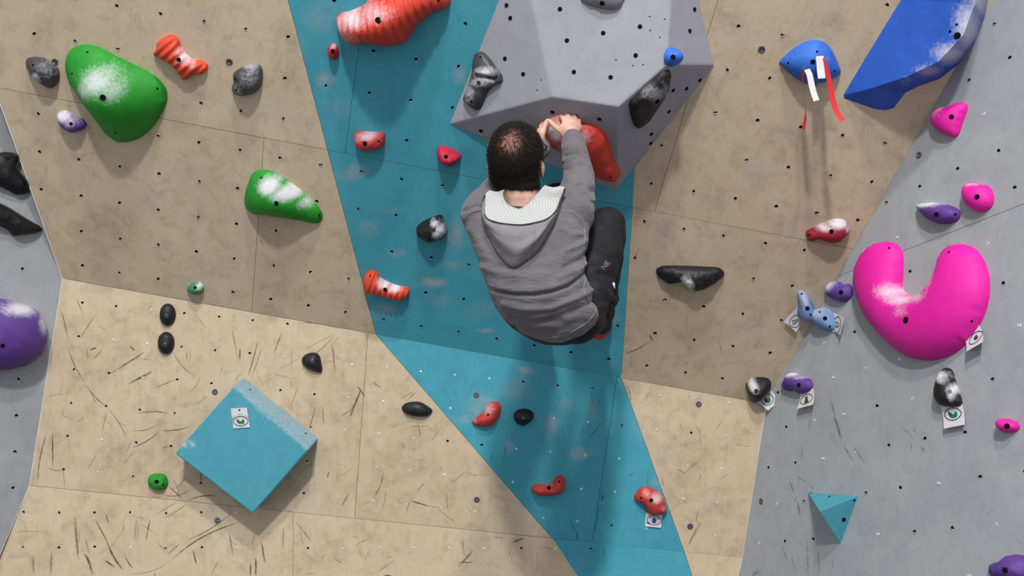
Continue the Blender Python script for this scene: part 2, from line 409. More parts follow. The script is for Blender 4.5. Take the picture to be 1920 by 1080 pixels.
def facet(name, label, pl, px, tops, mat, chalk=(), bolts=(), screws=(), bev=0.004, cat='climbing hold', edges=(), steel=False, sub=0, br=0.008, soft=0):
    """flat-faced hold: outline on the wall, top points (px, py, height) joined by flat faces"""
    OUTL.append([tuple(q) for q in px]); nb = len(px)
    P3 = [pl.at(q[0], q[1], 0.0) for q in px] + [pl.at(q[0], q[1], q[2]) for q in tops]
    uv = [Vector(pl.uv(q)) for q in P3]
    ce = [(i, (i + 1) % nb) for i in range(nb)] + [tuple(e) for e in edges]
    vo, eo, fo, ov, oe, of = delaunay_2d_cdt(uv, ce, [], 1, 1e-7)
    hh = [0.0] * len(vo)
    for i, src in enumerate(ov):
        for sidx in src: hh[i] = max(hh[i], (P3[sidx] - pl.p).dot(pl.n))
    bm = bmesh.new(); bv = [bm.verts.new(pl.xyz(q.x, q.y, hh[i])) for i, q in enumerate(vo)]
    for f in fo:
        try: bm.faces.new([bv[i] for i in f])
        except ValueError: pass
    bmesh.ops.recalc_face_normals(bm, faces=bm.faces)
    if sum((f.normal.dot(pl.n) for f in bm.faces)) < 0: bmesh.ops.reverse_faces(bm, faces=bm.faces)
    be = [e for e in bm.edges if e.is_boundary]
    r = bmesh.ops.extrude_edge_only(bm, edges=be)
    for v in [g for g in r['geom'] if isinstance(g, bmesh.types.BMVert)]: v.co -= pl.n * 0.002
    if bev: bmesh.ops.bevel(bm, geom=[e for e in bm.edges if not e.is_boundary and e.calc_face_angle(0) > 0.15], offset=bev, segments=2, affect='EDGES', profile=0.6, clamp_overlap=True)
    bmesh.ops.triangulate(bm, faces=bm.faces)
    for _ in range(sub): bmesh.ops.subdivide_edges(bm, edges=bm.edges, cuts=1, use_grid_fill=True)
    if sub: bmesh.ops.triangulate(bm, faces=bm.faces)
    for _ in range(soft): bmesh.ops.smooth_vert(bm, verts=[v for v in bm.verts if not v.is_boundary], factor=0.5, use_axis_x=True, use_axis_y=True, use_axis_z=True)
    bm.verts.index_update()
    V = [v.co.copy() for v in bm.verts]; Fs = [[v.index for v in f.verts] for f in bm.faces]
    o = mk(name, V, Fs, HM[mat], origin=pl.at(sum(q[0] for q in px) / nb, sum(q[1] for q in px) / nb), smooth=soft > 0, attrs={'chalk': [chalk_at(proj(q), chalk) for q in V]})
    tag(o, label, cat); bvh = BVHTree.FromBMesh(bm); bm.free(); o_bvh[o.name] = bvh
    for b_ in bolts: bolt(o, bvh, b_[0], b_[1], b_[2] if len(b_) > 2 else br, steel)
    for b_ in screws: bolt(o, bvh, b_[0], b_[1], 0.0042, False, 'screw_hole', 10)
    return o
# ------------------------------------------------------------------ the holds
def ell(cx, cy, rx, ry, n=12, rot=0.0):
    c, s = math.cos(rot), math.sin(rot)
    return [(cx + rx * math.cos(t) * c - ry * math.sin(t) * s, cy + rx * math.cos(t) * s + ry * math.sin(t) * c) for t in [2 * math.pi * i / n for i in range(n)]]
def zz(pts, k, ox, oy): return [(x / k + ox, y / k + oy) for x, y in pts]
CH = 'climbing_hold'
# --- left plywood
hold(CH, 'charcoal chip hold beside the upper edge of the big green hold', UP, [(49, 116), (58, 107), (80, 108), (100, 118), (111, 132), (111, 150), (100, 164), (88, 162), (72, 150), (58, 136)], 0.05, 'charcoal', 0.6,
     peaks=[(85, 132, 25, 3)], chalk=[(78, 140, 12, 0.75), (95, 125, 30, 0.3)], bolts=[(79, 147)], screws=[(62, 122)], rough=0.006, steel=2)
hold(CH, 'big glossy green blob hold with white chalk on its nose', UP, [(126, 105), (138, 89), (160, 83), (185, 88), (215, 103), (250, 120), (285, 138), (308, 160), (314, 182), (305, 210), (285, 240), (258, 260), (228, 266), (208, 258), (190, 235), (172, 205), (150, 178), (130, 150), (123, 125)],
     0.135, 'green', 0.72, peaks=[(205, 172, 50, 5)], chalk=[(205, 138, 36, 0.85, 26), (185, 152, 20, 0.7), (235, 152, 26, 0.6)], bolts=[(193, 183, 0.0105)], screws=[(164, 98), (295, 166), (135, 138), (216, 249)], n=900, br=0.01)
hold(CH, 'orange ribbed bone-shaped hold on plywood between green and charcoal holds', UP, [(296, 79), (310, 68), (325, 65), (336, 73), (339, 85), (348, 98), (360, 110), (375, 112), (388, 119), (389, 129), (377, 139), (367, 137), (349, 149), (341, 143), (335, 132), (325, 121), (312, 112), (291, 104), (290, 97), (295, 89)],
     0.04, 'orange', 0.45, chalk=[(352, 104, 13, 0.95), (341, 92, 8, 0.6), (365, 116, 9, 0.6)], bolts=[(335, 112)], rib=(48, 14, 0.0032), n=1300)
hold(CH, 'grey kidney-shaped chalked hold with a finger pocket', UP, [(439, 136), (450, 128), (467, 122), (486, 121), (492, 130), (493, 144), (489, 161), (478, 173), (458, 178), (442, 175), (435, 165), (439, 154), (438, 147)],
     0.05, 'charcoal', 0.5, chalk=[(475, 140, 24, 0.42), (470, 122, 22, 0.6, 6), (452, 165, 16, 0.4)], bolts=[(459, 142)], screws=[(443, 169)], pits=[(445, 148, 6, 0.03)], rough=0.004, n=800, steel=2)
hold(CH, 'small purple chip hold below the charcoal chip, chalked white on top', UP, [(108, 215), (115, 207), (130, 209), (148, 218), (162, 230), (160, 239), (145, 246), (130, 244), (115, 230)],
     0.045, 'purple', 0.55, chalk=[(122, 213, 22, 1.0, 12), (140, 220, 18, 0.6)], bolts=[(133, 232, 0.006)], rough=0.002)
hold(CH, 'green wedge hold with thick white chalk along its top edge', UP, [(490, 318), (475, 324), (466, 342), (460, 362), (460, 385), (478, 400), (520, 403), (560, 412), (595, 418), (605, 405), (598, 388), (577, 367), (562, 354), (535, 334), (512, 321)],
     0.085, 'green', 0.6, peaks=[(520, 362, 40, 3)], chalk=[(512, 338, 20, 1.2, 14), (548, 352, 30, 1.2, 13), (578, 374, 18, 0.7, 12)], bolts=[(518, 381)], screws=[(490, 333), (599, 404)], n=800)
hold(CH, 'tiny dusty green teardrop foothold on plywood above the black pair', UP, [(351, 541), (360, 531), (372, 528), (381, 534), (382, 544), (374, 550), (362, 548)], 0.03, 'dkgreen', 0.55, chalk=[(378, 532, 8, 0.9)], bolts=[(366, 539, 0.006)], n=200)
hold(CH, 'upper of two black oval footholds set one above the other', MID, ell(315, 590, 15, 21), 0.03, 'black', 0.5, bolts=[(312, 593)], rough=0.002, n=260, steel=2)
hold(CH, 'lower of two black oval footholds set one above the other', MID, ell(312, 643, 15.5, 21), 0.03, 'black', 0.5, bolts=[(309, 647)], rough=0.002, n=260, steel=2)
hold(CH, 'black foothold with one flat-cut side between teal diamond and oval pair', MID, [(566, 677), (571, 666), (585, 661), (597, 664), (602, 676), (604, 697), (592, 697), (575, 690)], 0.032, 'black', 0.5, bolts=[(586, 678)], rough=0.002, n=260, steel=2)
hold(CH, 'long black eye-shaped foothold on plywood beside the teal band', MID, [(753, 765), (763, 755), (785, 753), (800, 760), (811, 770), (802, 780), (785, 781), (764, 777)], 0.03, 'black', 0.5, bolts=[(783, 763, 0.006)], rough=0.002, n=260, steel=2)
hold(CH, 'round black foothold on the teal band below the climber', MID, [(963, 780), (968, 770), (982, 766), (996, 770), (1001, 779), (995, 790), (982, 798), (969, 793)], 0.03, 'black', 0.5, bolts=[(981, 784, 0.006)], rough=0.002, n=260, steel=2)
hold(CH, 'small bright green round foothold beside the teal diamond', MID, [(278, 902), (281, 892), (290, 888), (308, 889), (315, 900), (314, 912), (306, 918), (292, 918), (282, 911)], 0.035, 'green', 0.5, bolts=[(294, 903)], screws=[(306, 909)], rough=0.004, n=260)
hold(CH, 'green hold just peeping up at the bottom of the plywood', BASE, [(712, 1088), (720, 1079), (731, 1078), (739, 1087), (737, 1106), (714, 1106)], 0.03, 'green', 0.5, n=160)
# --- teal band
hold(CH, 'huge orange ribbed shell-like hold with chalked snout on teal', UP, [(631, 35), (640, 24), (657, 20), (681, 9), (700, -8), (730, -30), (790, -42), (835, -28), (845, -5), (842, 11), (825, 18), (812, 22), (802, 31), (789, 41), (776, 55), (766, 73), (749, 81), (722, 82), (692, 75), (676, 82), (658, 80), (645, 68), (635, 51)],
     0.17, 'deepred', 0.55, peaks=[(700, 30, 50, 2)], chalk=[(672, 24, 34, 0.85, 16), (646, 42, 20, 0.62, 26), (715, 8, 44, 0.6, 20), (668, 60, 30, 0.42)], bolts=[(709, 38, 0.0105)], screws=[(821, 0, 0.006)], rib=(-16, 14, 0.0036, 0.002, 225), n=2400)
hold(CH, 'tiny crimson foothold on teal below the ribbed snout', UP, [(615, 91), (620, 83), (628, 82), (634, 87), (636, 98), (634, 107), (628, 111), (619, 105)], 0.035, 'crimson', 0.5, bolts=[(624, 96)], chalk=[(628, 84, 8, 0.5)], n=220, rough=0.002)
hold(CH, 'blocky orange-red ledge hold on teal, chalk along its top', UP, [(666, 248), (678, 245), (700, 247), (718, 248), (722, 254), (721, 270), (717, 275), (700, 278), (686, 280), (678, 279), (667, 268)], 0.06, 'red', 0.42, peaks=[(690, 258, 25, 2)], chalk=[(693, 249, 20, 0.85, 6), (672, 254, 8, 0.5)], bolts=[(684, 269)], screws=[(710, 265)], rough=0.005, n=420)
hold(CH, 'crimson pointed chip hold on teal beside the climber\'s head', UP, [(821, 276), (831, 273), (848, 279), (863, 288), (864, 294), (857, 302), (848, 309), (840, 309), (832, 304), (821, 296)], 0.06, 'crimson', 0.55, bolts=[(836, 294)], chalk=[(848, 290, 6, 0.35)], rough=0.006, n=420)
hold(CH, 'black wedge hold on teal, half covered with white chalk', UP, [(781, 428), (786, 420), (800, 411), (815, 405), (827, 403), (833, 413), (838, 427), (838, 436), (823, 444), (806, 451), (797, 448), (783, 436)], 0.06, 'black', 0.45, chalk=[(827, 426, 11, 1.3, 14), (818, 410, 10, 0.8, 5)], bolts=[(813, 430)], screws=[(804, 419)], rough=0.006, steel=2, n=420)
hold(CH, 'orange ribbed boot-shaped hold on teal by the plywood edge', UP, [(682, 524), (686, 511), (700, 505), (711, 513), (714, 520), (730, 529), (750, 536), (762, 537), (768, 545), (764, 555), (752, 561), (727, 555), (709, 550), (688, 546), (682, 536)],
     0.045, 'orange', 0.4, chalk=[(724, 527, 12, 1.1, 7), (742, 535, 12, 1.1, 6), (714, 521, 7, 0.8)], bolts=[(722, 543)], screws=[(694, 517)], rib=(18, 10.4, 0.0026), n=1300)
hold(CH, 'coral red pointed foothold beside the round black foothold', MID, [(885, 789), (892, 783), (903, 774), (916, 757), (929, 752), (939, 760), (937, 777), (923, 797), (907, 800), (890, 797)], 0.045, 'red', 0.55, chalk=[(915, 765, 15, 0.55), (890, 788, 8, 0.4)], bolts=[(915, 778, 0.006)], rough=0.005, steel=True, n=420)
hold(CH, 'red bean-shaped foothold curling up at one end on lower teal', MID, [(997, 912), (1010, 907), (1034, 905), (1042, 894), (1053, 891), (1059, 901), (1057, 919), (1047, 926), (1015, 929), (999, 922)], 0.045, 'red', 0.5, chalk=[(1025, 906, 18, 0.4, 4)], bolts=[(1029, 915)], screws=[(1048, 903)], rough=0.004, n=420)
hold(CH, 'red boot-shaped chalked hold above the blue drop card', MID, [(1189, 933), (1190, 927), (1201, 914), (1211, 912), (1231, 919), (1241, 928), (1246, 940), (1250, 957), (1245, 963), (1231, 966), (1219, 964), (1211, 955), (1206, 946), (1198, 941), (1190, 938)], 0.055, 'red', 0.5, chalk=[(1228, 930, 16, 0.75, 11), (1209, 920, 9, 0.5), (1242, 950, 8, 0.4)], bolts=[(1221, 938)], screws=[(1202, 933)], rough=0.006, n=520)
hold(CH, 'orange foothold on teal showing under the climber\'s trousers', UP, [(1108, 612), (1118, 596), (1133, 592), (1145, 598), (1147, 612), (1140, 625), (1125, 632), (1110, 628)], 0.06, 'red', 0.5, chalk=[(1143, 597, 5, 0.9)], n=260)
hold(CH, 'black oval hold on teal glimpsed beside the climber\'s neck', UP, [(1025, 352), (1036, 344), (1056, 343), (1068, 350), (1062, 362), (1040, 364)], 0.04, 'black', 0.5, n=200)
hold(CH, 'yellow hold on teal mostly hidden behind the climber\'s head', UP, [(913, 272), (920, 258), (940, 255), (950, 270), (938, 286), (920, 286)], 0.02, 'dkgreen', 0.5, n=160).data.materials[0] = M['yellow']
# --- on the grey volume
OH = hold(CH, 'long orange chalked hold under the grey volume that the climber grips', VB, [(1020, 232), (1027, 222), (1045, 214), (1066, 215), (1086, 228), (1108, 231), (1130, 243), (1142, 266), (1150, 298), (1164, 322), (1158, 332), (1140, 333), (1114, 322), (1102, 296), (1080, 276), (1055, 268), (1036, 264), (1023, 250)],
     0.075, 'deepred', 0.5, peaks=[(1050, 240, 30, 1.5)], chalk=[(1045, 226, 24, 1.0, 13), (1095, 243, 22, 0.6, 14), (1070, 244, 20, 0.5), (1110, 290, 12, 0.35), (1048, 275, 7, 0.4)], screws=[(1144, 332)], n=1200, rough=0.006, nscale=18, rib=(60, 26, 0.002))
hold(CH, 'long dark fang hold with grey chalk and a split across it', VFL, [(893, 105), (898, 98), (905, 97), (915, 105), (930, 124), (940, 138), (943, 147), (941, 155), (923, 164), (913, 177), (908, 191), (900, 204), (892, 205), (872, 190), (872, 184), (881, 164), (889, 137)],
     0.035, 'charcoal', 0.35, chalk=[(918, 134, 18, 0.9, 10), (912, 154, 24, 0.8, 9), (890, 172, 14, 0.6, 22), (884, 188, 10, 0.5)], bolts=[(898, 155)], screws=[(901, 107), (931, 143), (884, 190)], pits=[(905, 141, 3, 0.02), (912, 142.5, 3, 0.02), (919, 144, 3, 0.02), (926, 146, 3, 0.02), (933, 148, 3, 0.02)], rough=0.003, n=1500, steel=2)
hold(CH, 'long black hold with a chalked face on the volume\'s shaded flank', VR, [(1180, 191), (1193, 178), (1215, 158), (1237, 138), (1251, 131), (1256, 134), (1254, 150), (1246, 173), (1230, 197), (1213, 221), (1199, 237), (1192, 238), (1185, 226), (1181, 209)],
     0.03, 'black', 0.35, chalk=[(1218, 166, 26, 0.55, 16), (1240, 160, 12, 0.4, 22)], bolts=[(1232, 190)], rough=0.003, n=600)
hold(CH, 'small blue knob hold on a ridge of the grey volume', VRT, [(1245, 106), (1249, 94), (1256, 88), (1262, 92), (1270, 103), (1270, 113), (1265, 122), (1257, 125), (1248, 119)], 0.04, 'blue', 0.7, bolts=[(1262, 107)], rough=0.003, n=260)
hold(CH, 'flat grey hold high up on the face of the grey volume', VF, [(1084, -28), (1090, 2), (1104, 11), (1130, 17), (1155, 18), (1167, 8), (1176, -28), (1130, -45)], 0.04, 'grey', 0.5, bolts=[(1129, 6)], n=260)
# --- right plywood
hold(CH, 'blue shield-shaped hold on plywood with hanging red and white tape', UP, [(1462, 115), (1487, 91), (1513, 77), (1538, 76), (1556, 88), (1569, 113), (1576, 133), (1570, 142), (1547, 152), (1520, 157), (1506, 154), (1490, 145), (1467, 124)], 0.07, 'blue', 0.5, peaks=[(1525, 112, 30, 2)], chalk=[(1505, 122, 12, 0.35), (1545, 100, 10, 0.25)], bolts=[(1524, 116)], screws=[(1478, 118), (1532, 97), (1565, 133)], n=500)
SHIELD = bpy.data.objects[COL.objects[-1].name] if False else None
facet(CH, 'huge royal blue angular hold with a broad chalked edge', UP, [(1712, -110), (1690, -2), (1634, 90), (1581, 178), (1583, 185), (1640, 205), (1662, 210), (1676, 203), (1698, 174), (1722, 162), (1762, 148), (1800, 118), (1833, 72), (1847, 30), (1856, -20), (1850, -110)],
      [(1588, 180, 0.006), (1640, 164, 0.056), (1700, 144, 0.108), (1760, 116, 0.150), (1806, 66, 0.167), (1828, 8, 0.158), (1834, -80, 0.14)], 'royal',
      chalk=[(1815, 50, 28, 0.95, 50), (1780, 100, 34, 0.85, 22), (1740, 132, 30, 0.6, 14), (1838, -10, 22, 0.9, 50), (1700, 150, 20, 0.3)], bolts=[(1795, 67, 0.011)], screws=[(1781, 59), (1794, 46)], bev=0.006, sub=3, soft=2,
      edges=[(16, 17), (17, 18), (18, 19), (19, 20), (20, 21), (21, 22)])
hold(CH, 'dark red fish-shaped hold on plywood, white chalk over its back', UP, [(1511, 438), (1515, 431), (1536, 421), (1557, 412), (1569, 410), (1582, 412), (1591, 421), (1592, 431), (1582, 442), (1571, 451), (1553, 452), (1543, 448), (1533, 446), (1523, 450), (1515, 449)], 0.05, 'darkred', 0.5, chalk=[(1570, 412, 26, 1.3, 8), (1540, 421, 20, 0.9, 6), (1588, 424, 8, 0.8)], bolts=[(1559, 434)], screws=[(1518, 440)], n=520)
hold(CH, 'black bat-wing hold on plywood with a white chalk patch', UP, [(1230, 506), (1236, 501), (1247, 498), (1281, 498), (1307, 499), (1343, 501), (1352, 504), (1358, 511), (1356, 517), (1347, 524), (1325, 535), (1309, 542), (1295, 541), (1285, 534), (1274, 526), (1260, 529), (1249, 528), (1241, 522), (1233, 516)], 0.05, 'black', 0.4, peaks=[(1300, 515, 30, 2)], chalk=[(1287, 522, 12, 1.2, 14), (1294, 535, 8, 0.9, 7)], bolts=[(1302, 521)], screws=[(1342, 516)], rough=0.006, n=900, steel=2)
hold(CH, 'black helmet-shaped hold with a chalk spot at the plywood corner', UP, [(1398, 723), (1402, 714), (1413, 708), (1429, 707), (1441, 710), (1446, 718), (1443, 726), (1431, 739), (1420, 749), (1410, 752), (1406, 747), (1403, 737)], 0.06, 'black', 0.55, chalk=[(1410, 716, 9, 1.3, 8)], bolts=[(1418, 733)], n=420, steel=True)
hold(CH, 'pale blue comma-shaped hold straddling the plywood edge', UP, [(1495, 550), (1500, 545), (1511, 549), (1523, 566), (1530, 583), (1527, 596), (1514, 599), (1501, 596), (1495, 585), (1497, 567)], 0.05, 'paleblue', 0.55, chalk=[(1503, 556, 18, 0.62), (1514, 586, 14, 0.35)], bolts=[(1514, 578)], screws=[(1503, 551), (1520, 590)], n=420)
# --- right grey wall
hold(CH, 'pale blue egg-shaped hold on grey beside the comma-shaped one', RIGHT, [(1529, 591), (1536, 580), (1551, 577), (1563, 586), (1568, 602), (1566, 618), (1558, 621), (1543, 616), (1532, 603)], 0.05, 'paleblue', 0.55, chalk=[(1543, 587, 20, 0.7)], bolts=[(1547, 597)], screws=[(1537, 585), (1556, 612)], n=420)
hold(CH, 'pink triangular knob hold high on the grey wall', RIGHT, [(1752, 217), (1760, 205), (1786, 200), (1802, 193), (1814, 196), (1814, 207), (1806, 230), (1797, 254), (1783, 257), (1761, 246), (1752, 231)], 0.045, 'pink', 0.5, chalk=[(1768, 210, 22, 0.45)], bolts=[(1784, 219)], n=420)
hold(CH, 'rounded pink disc hold on grey above the purple ledge', RIGHT, [(1810, 356), (1816, 346), (1835, 344), (1855, 350), (1864, 366), (1862, 385), (1850, 396), (1835, 397), (1820, 388), (1812, 372)], 0.045, 'pink', 0.5, chalk=[(1830, 348, 22, 0.55, 7)], bolts=[(1832, 369)], n=320)
hold(CH, 'purple ledge hold with white chalk on top, over the horseshoe', RIGHT, [(1723, 391), (1729, 382), (1765, 381), (1790, 388), (1801, 397), (1798, 412), (1780, 420), (1757, 418), (1741, 408), (1731, 398)], 0.045, 'purple', 0.42, chalk=[(1745, 384, 30, 1.4, 9)], bolts=[(1756, 402)], screws=[(1791, 402)], rough=0.003, n=420)
hold(CH, 'giant hot pink horseshoe hold with chalk in its bend', RIGHT, [(1610, 503), (1623, 477), (1643, 458), (1667, 453), (1685, 460), (1694, 477), (1694, 510), (1693, 538), (1702, 550), (1717, 555), (1737, 550), (1753, 535), (1763, 515), (1765, 487), (1772, 470), (1790, 459), (1813, 459), (1833, 470), (1848, 493), (1856, 523), (1855, 560), (1843, 600), (1820, 637), (1790, 663), (1757, 675), (1727, 675), (1693, 663), (1660, 633), (1633, 600), (1617, 567), (1608, 533)],
     0.085, 'pink', 0.5, chalk=[(1690, 552, 22, 0.8, 18), (1714, 566, 30, 0.9, 13), (1746, 562, 26, 0.75, 13), (1768, 530, 13, 0.6, 26), (1722, 590, 20, 0.5, 14)], bolts=[(1699, 600, 0.0105)], screws=[(1667, 465), (1779, 473), (1822, 602)], n=1500)
hold(CH, 'purple heart-shaped hold half white with chalk beside the horseshoe', RIGHT, [(1554, 545), (1558, 533), (1569, 527), (1579, 531), (1585, 538), (1593, 532), (1599, 542), (1597, 557), (1585, 567), (1570, 563), (1557, 556)], 0.036, 'purple', 0.45, chalk=[(1563, 537, 13, 1.2)], bolts=[(1577, 548)], n=420)
hold(CH, 'purple three-lobed hold with chalked tops over the olive print card', RIGHT, [(1468, 724), (1472, 717), (1478, 713), (1480, 704), (1488, 699), (1496, 701), (1501, 706), (1511, 705), (1521, 712), (1525, 723), (1521, 732), (1510, 738), (1500, 738), (1491, 733), (1480, 733), (1472, 730)], 0.036, 'purple', 0.45, chalk=[(1489, 702, 12, 1.2, 8), (1508, 708, 14, 0.7, 7), (1472, 724, 8, 0.6)], bolts=[(1498, 722)], n=520)
hold(CH, 'black tooth-shaped hold on grey, chalk streaked and spattered around', RIGHT, [(1758, 743), (1761, 726), (1767, 701), (1772, 692), (1780, 690), (1788, 698), (1792, 713), (1801, 739), (1805, 756), (1800, 762), (1782, 763), (1765, 759)], 0.042, 'black', 0.48, chalk=[(1776, 707, 12, 1.1, 11), (1796, 735, 5, 1.0, 20), (1782, 716, 8, 0.8)], bolts=[(1780, 734)], n=420, steel=2)
hold(CH, 'small hot pink egg-shaped foothold low on the grey wall', RIGHT, [(1874, 794), (1879, 786), (1891, 785), (1907, 791), (1913, 800), (1907, 809), (1889, 812), (1878, 804)], 0.035, 'pink', 0.5, bolts=[(1888, 799)], n=240)
hold(CH, 'purple lumpy hold at the bottom of the grey wall', RIGHT, [(1859, 1065), (1863, 1057), (1885, 1052), (1898, 1042), (1912, 1040), (1935, 1048), (1945, 1075), (1930, 1100), (1895, 1095), (1870, 1084)], 0.06, 'purple', 0.5, bolts=[(1885, 1069)], rough=0.006, n=420)
facet('pyramid_volume', 'small teal three-sided pyramid volume on the grey wall', RIGHT, [(1514, 923), (1609, 930), (1576, 1020)], [(1537, 959, 0.115)], 'teal', chalk=[(1562, 956, 8, 0.6, 4)], bolts=[(1582, 974, 0.0075)], screws=[(1555, 931), (1521, 924), (1602, 938)], bev=0.003, cat='volume')
# --- left grey wall
hold(CH, 'black hooked hold at the edge of the other grey wall', LEFT, [(-34, 292), (0, 286), (13, 285), (33, 289), (37, 297), (36, 304), (31, 312), (40, 325), (50, 336), (55, 350), (53, 361), (30, 365), (15, 357), (0, 350), (-34, 340)], 0.05, 'black', 0.45, screws=[(15, 298), (19, 333), (40, 354)], rough=0.004, n=420)
hold(CH, 'black dart-shaped hold below the black hooked hold', LEFT, [(-40, 366), (0, 381), (20, 391), (50, 410), (79, 428), (66, 437), (42, 440), (25, 442), (15, 432), (0, 424), (-40, 412)], 0.05, 'black', 0.45, screws=[(18, 408), (60, 429)], rough=0.004, n=420, k=3)
hold(CH, 'big purple bulging hold with a chalked brow on grey', LEFT, [(-60, 560), (-30, 556), (0, 560), (30, 565), (60, 576), (79, 595), (86, 620), (83, 645), (70, 668), (45, 685), (10, 693), (-30, 694), (-65, 680), (-80, 620)], 0.13, 'purple', 0.5, chalk=[(30, 575, 45, 1.0, 13), (72, 604, 14, 0.9, 20)], bolts=[(5, 648)], n=700)
# --- teal diamond volume
def box_volume():
    base = [MID.at(*q) for q in ((457, 708), (597, 822), (482, 948), (347, 846))]
    top = [W(442, 722, -0.14), W(580, 842, -0.14), W(474, 963, -0.14), W(328, 850, -0.14)]
    bm = bmesh.new(); b = [bm.verts.new(p + Vector((0, 0.002, 0))) for p in base]; t = [bm.verts.new(p) for p in top]
    bm.faces.new(t); bm.faces.new(b[::-1])
    for i in range(4): bm.faces.new((b[i], b[(i + 1) % 4], t[(i + 1) % 4], t[i]))
    bmesh.ops.recalc_face_normals(bm, faces=bm.faces)
    bmesh.ops.bevel(bm, geom=list(bm.edges), offset=0.004, segments=2, affect='EDGES')
    bmesh.ops.triangulate(bm, faces=bm.faces)
    for _ in range(4): bmesh.ops.subdivide_edges(bm, edges=bm.edges, cuts=1, use_grid_fill=True)
    bmesh.ops.triangulate(bm, faces=bm.faces); bm.verts.index_update()
    V = [v.co.copy() for v in bm.verts]
    ch = [chalk_at(proj(q), [(520, 765, 60, 0.32, 60), (352, 832, 22, 0.6, 8), (450, 715, 12, 0.4)]) if proj(q)[0] + 0 > 0 else 0 for q in V]
    tn = (top[1] - top[0]).cross(base[0] - top[0]).normalized()
    for i, q in enumerate(V):
        d = abs((q - top[0]).dot(tn))
        ch[i] = 0.50 if d < 0.012 else (chalk_at(proj(q), [(350, 833, 22, 0.75, 7), (448, 722, 16, 0.4), (500, 770, 40, 0.25)]))  # upper right side face evenly paler, soft pale spots elsewhere
    o = mk('box_volume', V, [[v.index for v in f.verts] for f in bm.faces], HM['teal'], origin=MID.at(460, 835), attrs={'chalk': ch})
    bvh = BVHTree.FromBMesh(bm); bm.free()
    tag(o, 'teal square box volume turned on its corner, leaf card on its face', 'volume')
    for q in ((469, 731), (577, 802), (573, 813)): bolt(o, bvh, *q, 0.0045, False, 'screw_hole', 10)
    OUTL.append([(455, 708), (597, 822), (474, 963), (328, 850)])
    return o
box_volume()
for q in [(950, 10), (957, 34), (1050, 17), (1063, 76), (1131, 62), (1200, 50), (1192, 104), (1076, 135), (1145, 145), (947, 110), (981, 139), (1302, 18), (1293, 58), (1036, 210), (1080, 217), (1124, 223), (902, 245), (1262, 169), (1287, 166), (1312, 150), (1254, 209), (1221, 251), (1220, 268)]:
    bolt(volume, VOLBVH, q[0], q[1], 0.0075, False, 'bolt_hole', 12)
for q in [(1218, 31), (1246, 36), (1237, 70), (1219, 57), (1155, 112), (1206, 121), (1187, 123), (1007, 169), (1015, 150), (1340, 60), (1246, 36)]:
    bolt(volume, VOLBVH, q[0], q[1], 0.0025, False, 'screw_hole', 8)
# ------------------------------------------------------------------ the climber
class MB:
    def __init__(s): s.V = []; s.F = []
    def ellipsoid(s, c, r, R=None, nu=20, nv=12):
        k = len(s.V); c = Vector(c); R = R or Matrix.Identity(3)
        s.V.append(c + R @ Vector((0, 0, r[2])))
        for j in range(1, nv):
            for i in range(nu):
                a, b = math.pi * j / nv, 2 * math.pi * i / nu
                s.V.append(c + R @ Vector((r[0] * math.sin(a) * math.cos(b), r[1] * math.sin(a) * math.sin(b), r[2] * math.cos(a))))
        s.V.append(c + R @ Vector((0, 0, -r[2]))); e = len(s.V) - 1
        for i in range(nu):
            s.F.append((k, k + 1 + i, k + 1 + (i + 1) % nu)); m = k + 1 + (nv - 2) * nu; s.F.append((e, m + (i + 1) % nu, m + i))
        for j in range(nv - 2):
            for i in range(nu):
                a = k + 1 + j * nu; s.F.append((a + i, a + nu + i, a + nu + (i + 1) % nu, a + (i + 1) % nu))
        return s
    def chain(s, pr, n=16):
        pr = [(Vector(p), r) for p, r in pr]
        for p, r in pr: s.ellipsoid(p, (r, r, r), None, n, max(8, n // 2))
        for (p, r), (q, t) in zip(pr, pr[1:]):
            d = q - p
            if d.length < 1e-6: continue
            M3 = d.to_track_quat('Z', 'Y').to_matrix(); k = len(s.V)
            for c, rr in ((p, r), (q, t)):
                for i in range(n): a = 2 * math.pi * i / n; s.V.append(c + M3 @ Vector((rr * math.cos(a), rr * math.sin(a), 0)))
            s.F += [(k + i, k + (i + 1) % n, k + n + (i + 1) % n, k + n + i) for i in range(n)]
            s.F += [tuple(range(k + n - 1, k - 1, -1)), tuple(range(k + n, k + 2 * n))]
        return s
    def loft(s, rings):
        n = len(rings[0]); k = len(s.V)
        for r in rings: s.V += r
        for j in range(len(rings) - 1):
            for i in range(n): s.F.append((k + j * n + i, k + j * n + (i + 1) % n, k + (j + 1) * n + (i + 1) % n, k + (j + 1) * n + i))
        s.F.append(tuple(range(k + n - 1, k - 1, -1))); m = k + (len(rings) - 1) * n; s.F.append(tuple(range(m, m + n)))
        return s
    def solid(s, voxel, smooth=4, fac=0.5):
        me = bpy.data.meshes.new('tmp'); me.from_pydata([tuple(v) for v in s.V], [], s.F); me.update()
        bm = bmesh.new(); bm.from_mesh(me); bmesh.ops.recalc_face_normals(bm, faces=bm.faces); bm.to_mesh(me); bm.free()
        o = bpy.data.objects.new('tmp', me); COL.objects.link(o)
        m = o.modifiers.new('r', 'REMESH'); m.mode = 'VOXEL'; m.voxel_size = voxel
        if smooth: m2 = o.modifiers.new('s', 'SMOOTH'); m2.iterations = smooth; m2.factor = fac
        dg = bpy.context.evaluated_depsgraph_get(); dg.update(); ev = o.evaluated_get(dg); r = bpy.data.meshes.new_from_object(ev)
        V = np.empty(len(r.vertices) * 3); r.vertices.foreach_get('co', V); V = V.reshape(-1, 3)
        Fs = [tuple(p.vertices) for p in r.polygons]
        bpy.data.objects.remove(o); bpy.data.meshes.remove(me); bpy.data.meshes.remove(r)
        return V, Fs
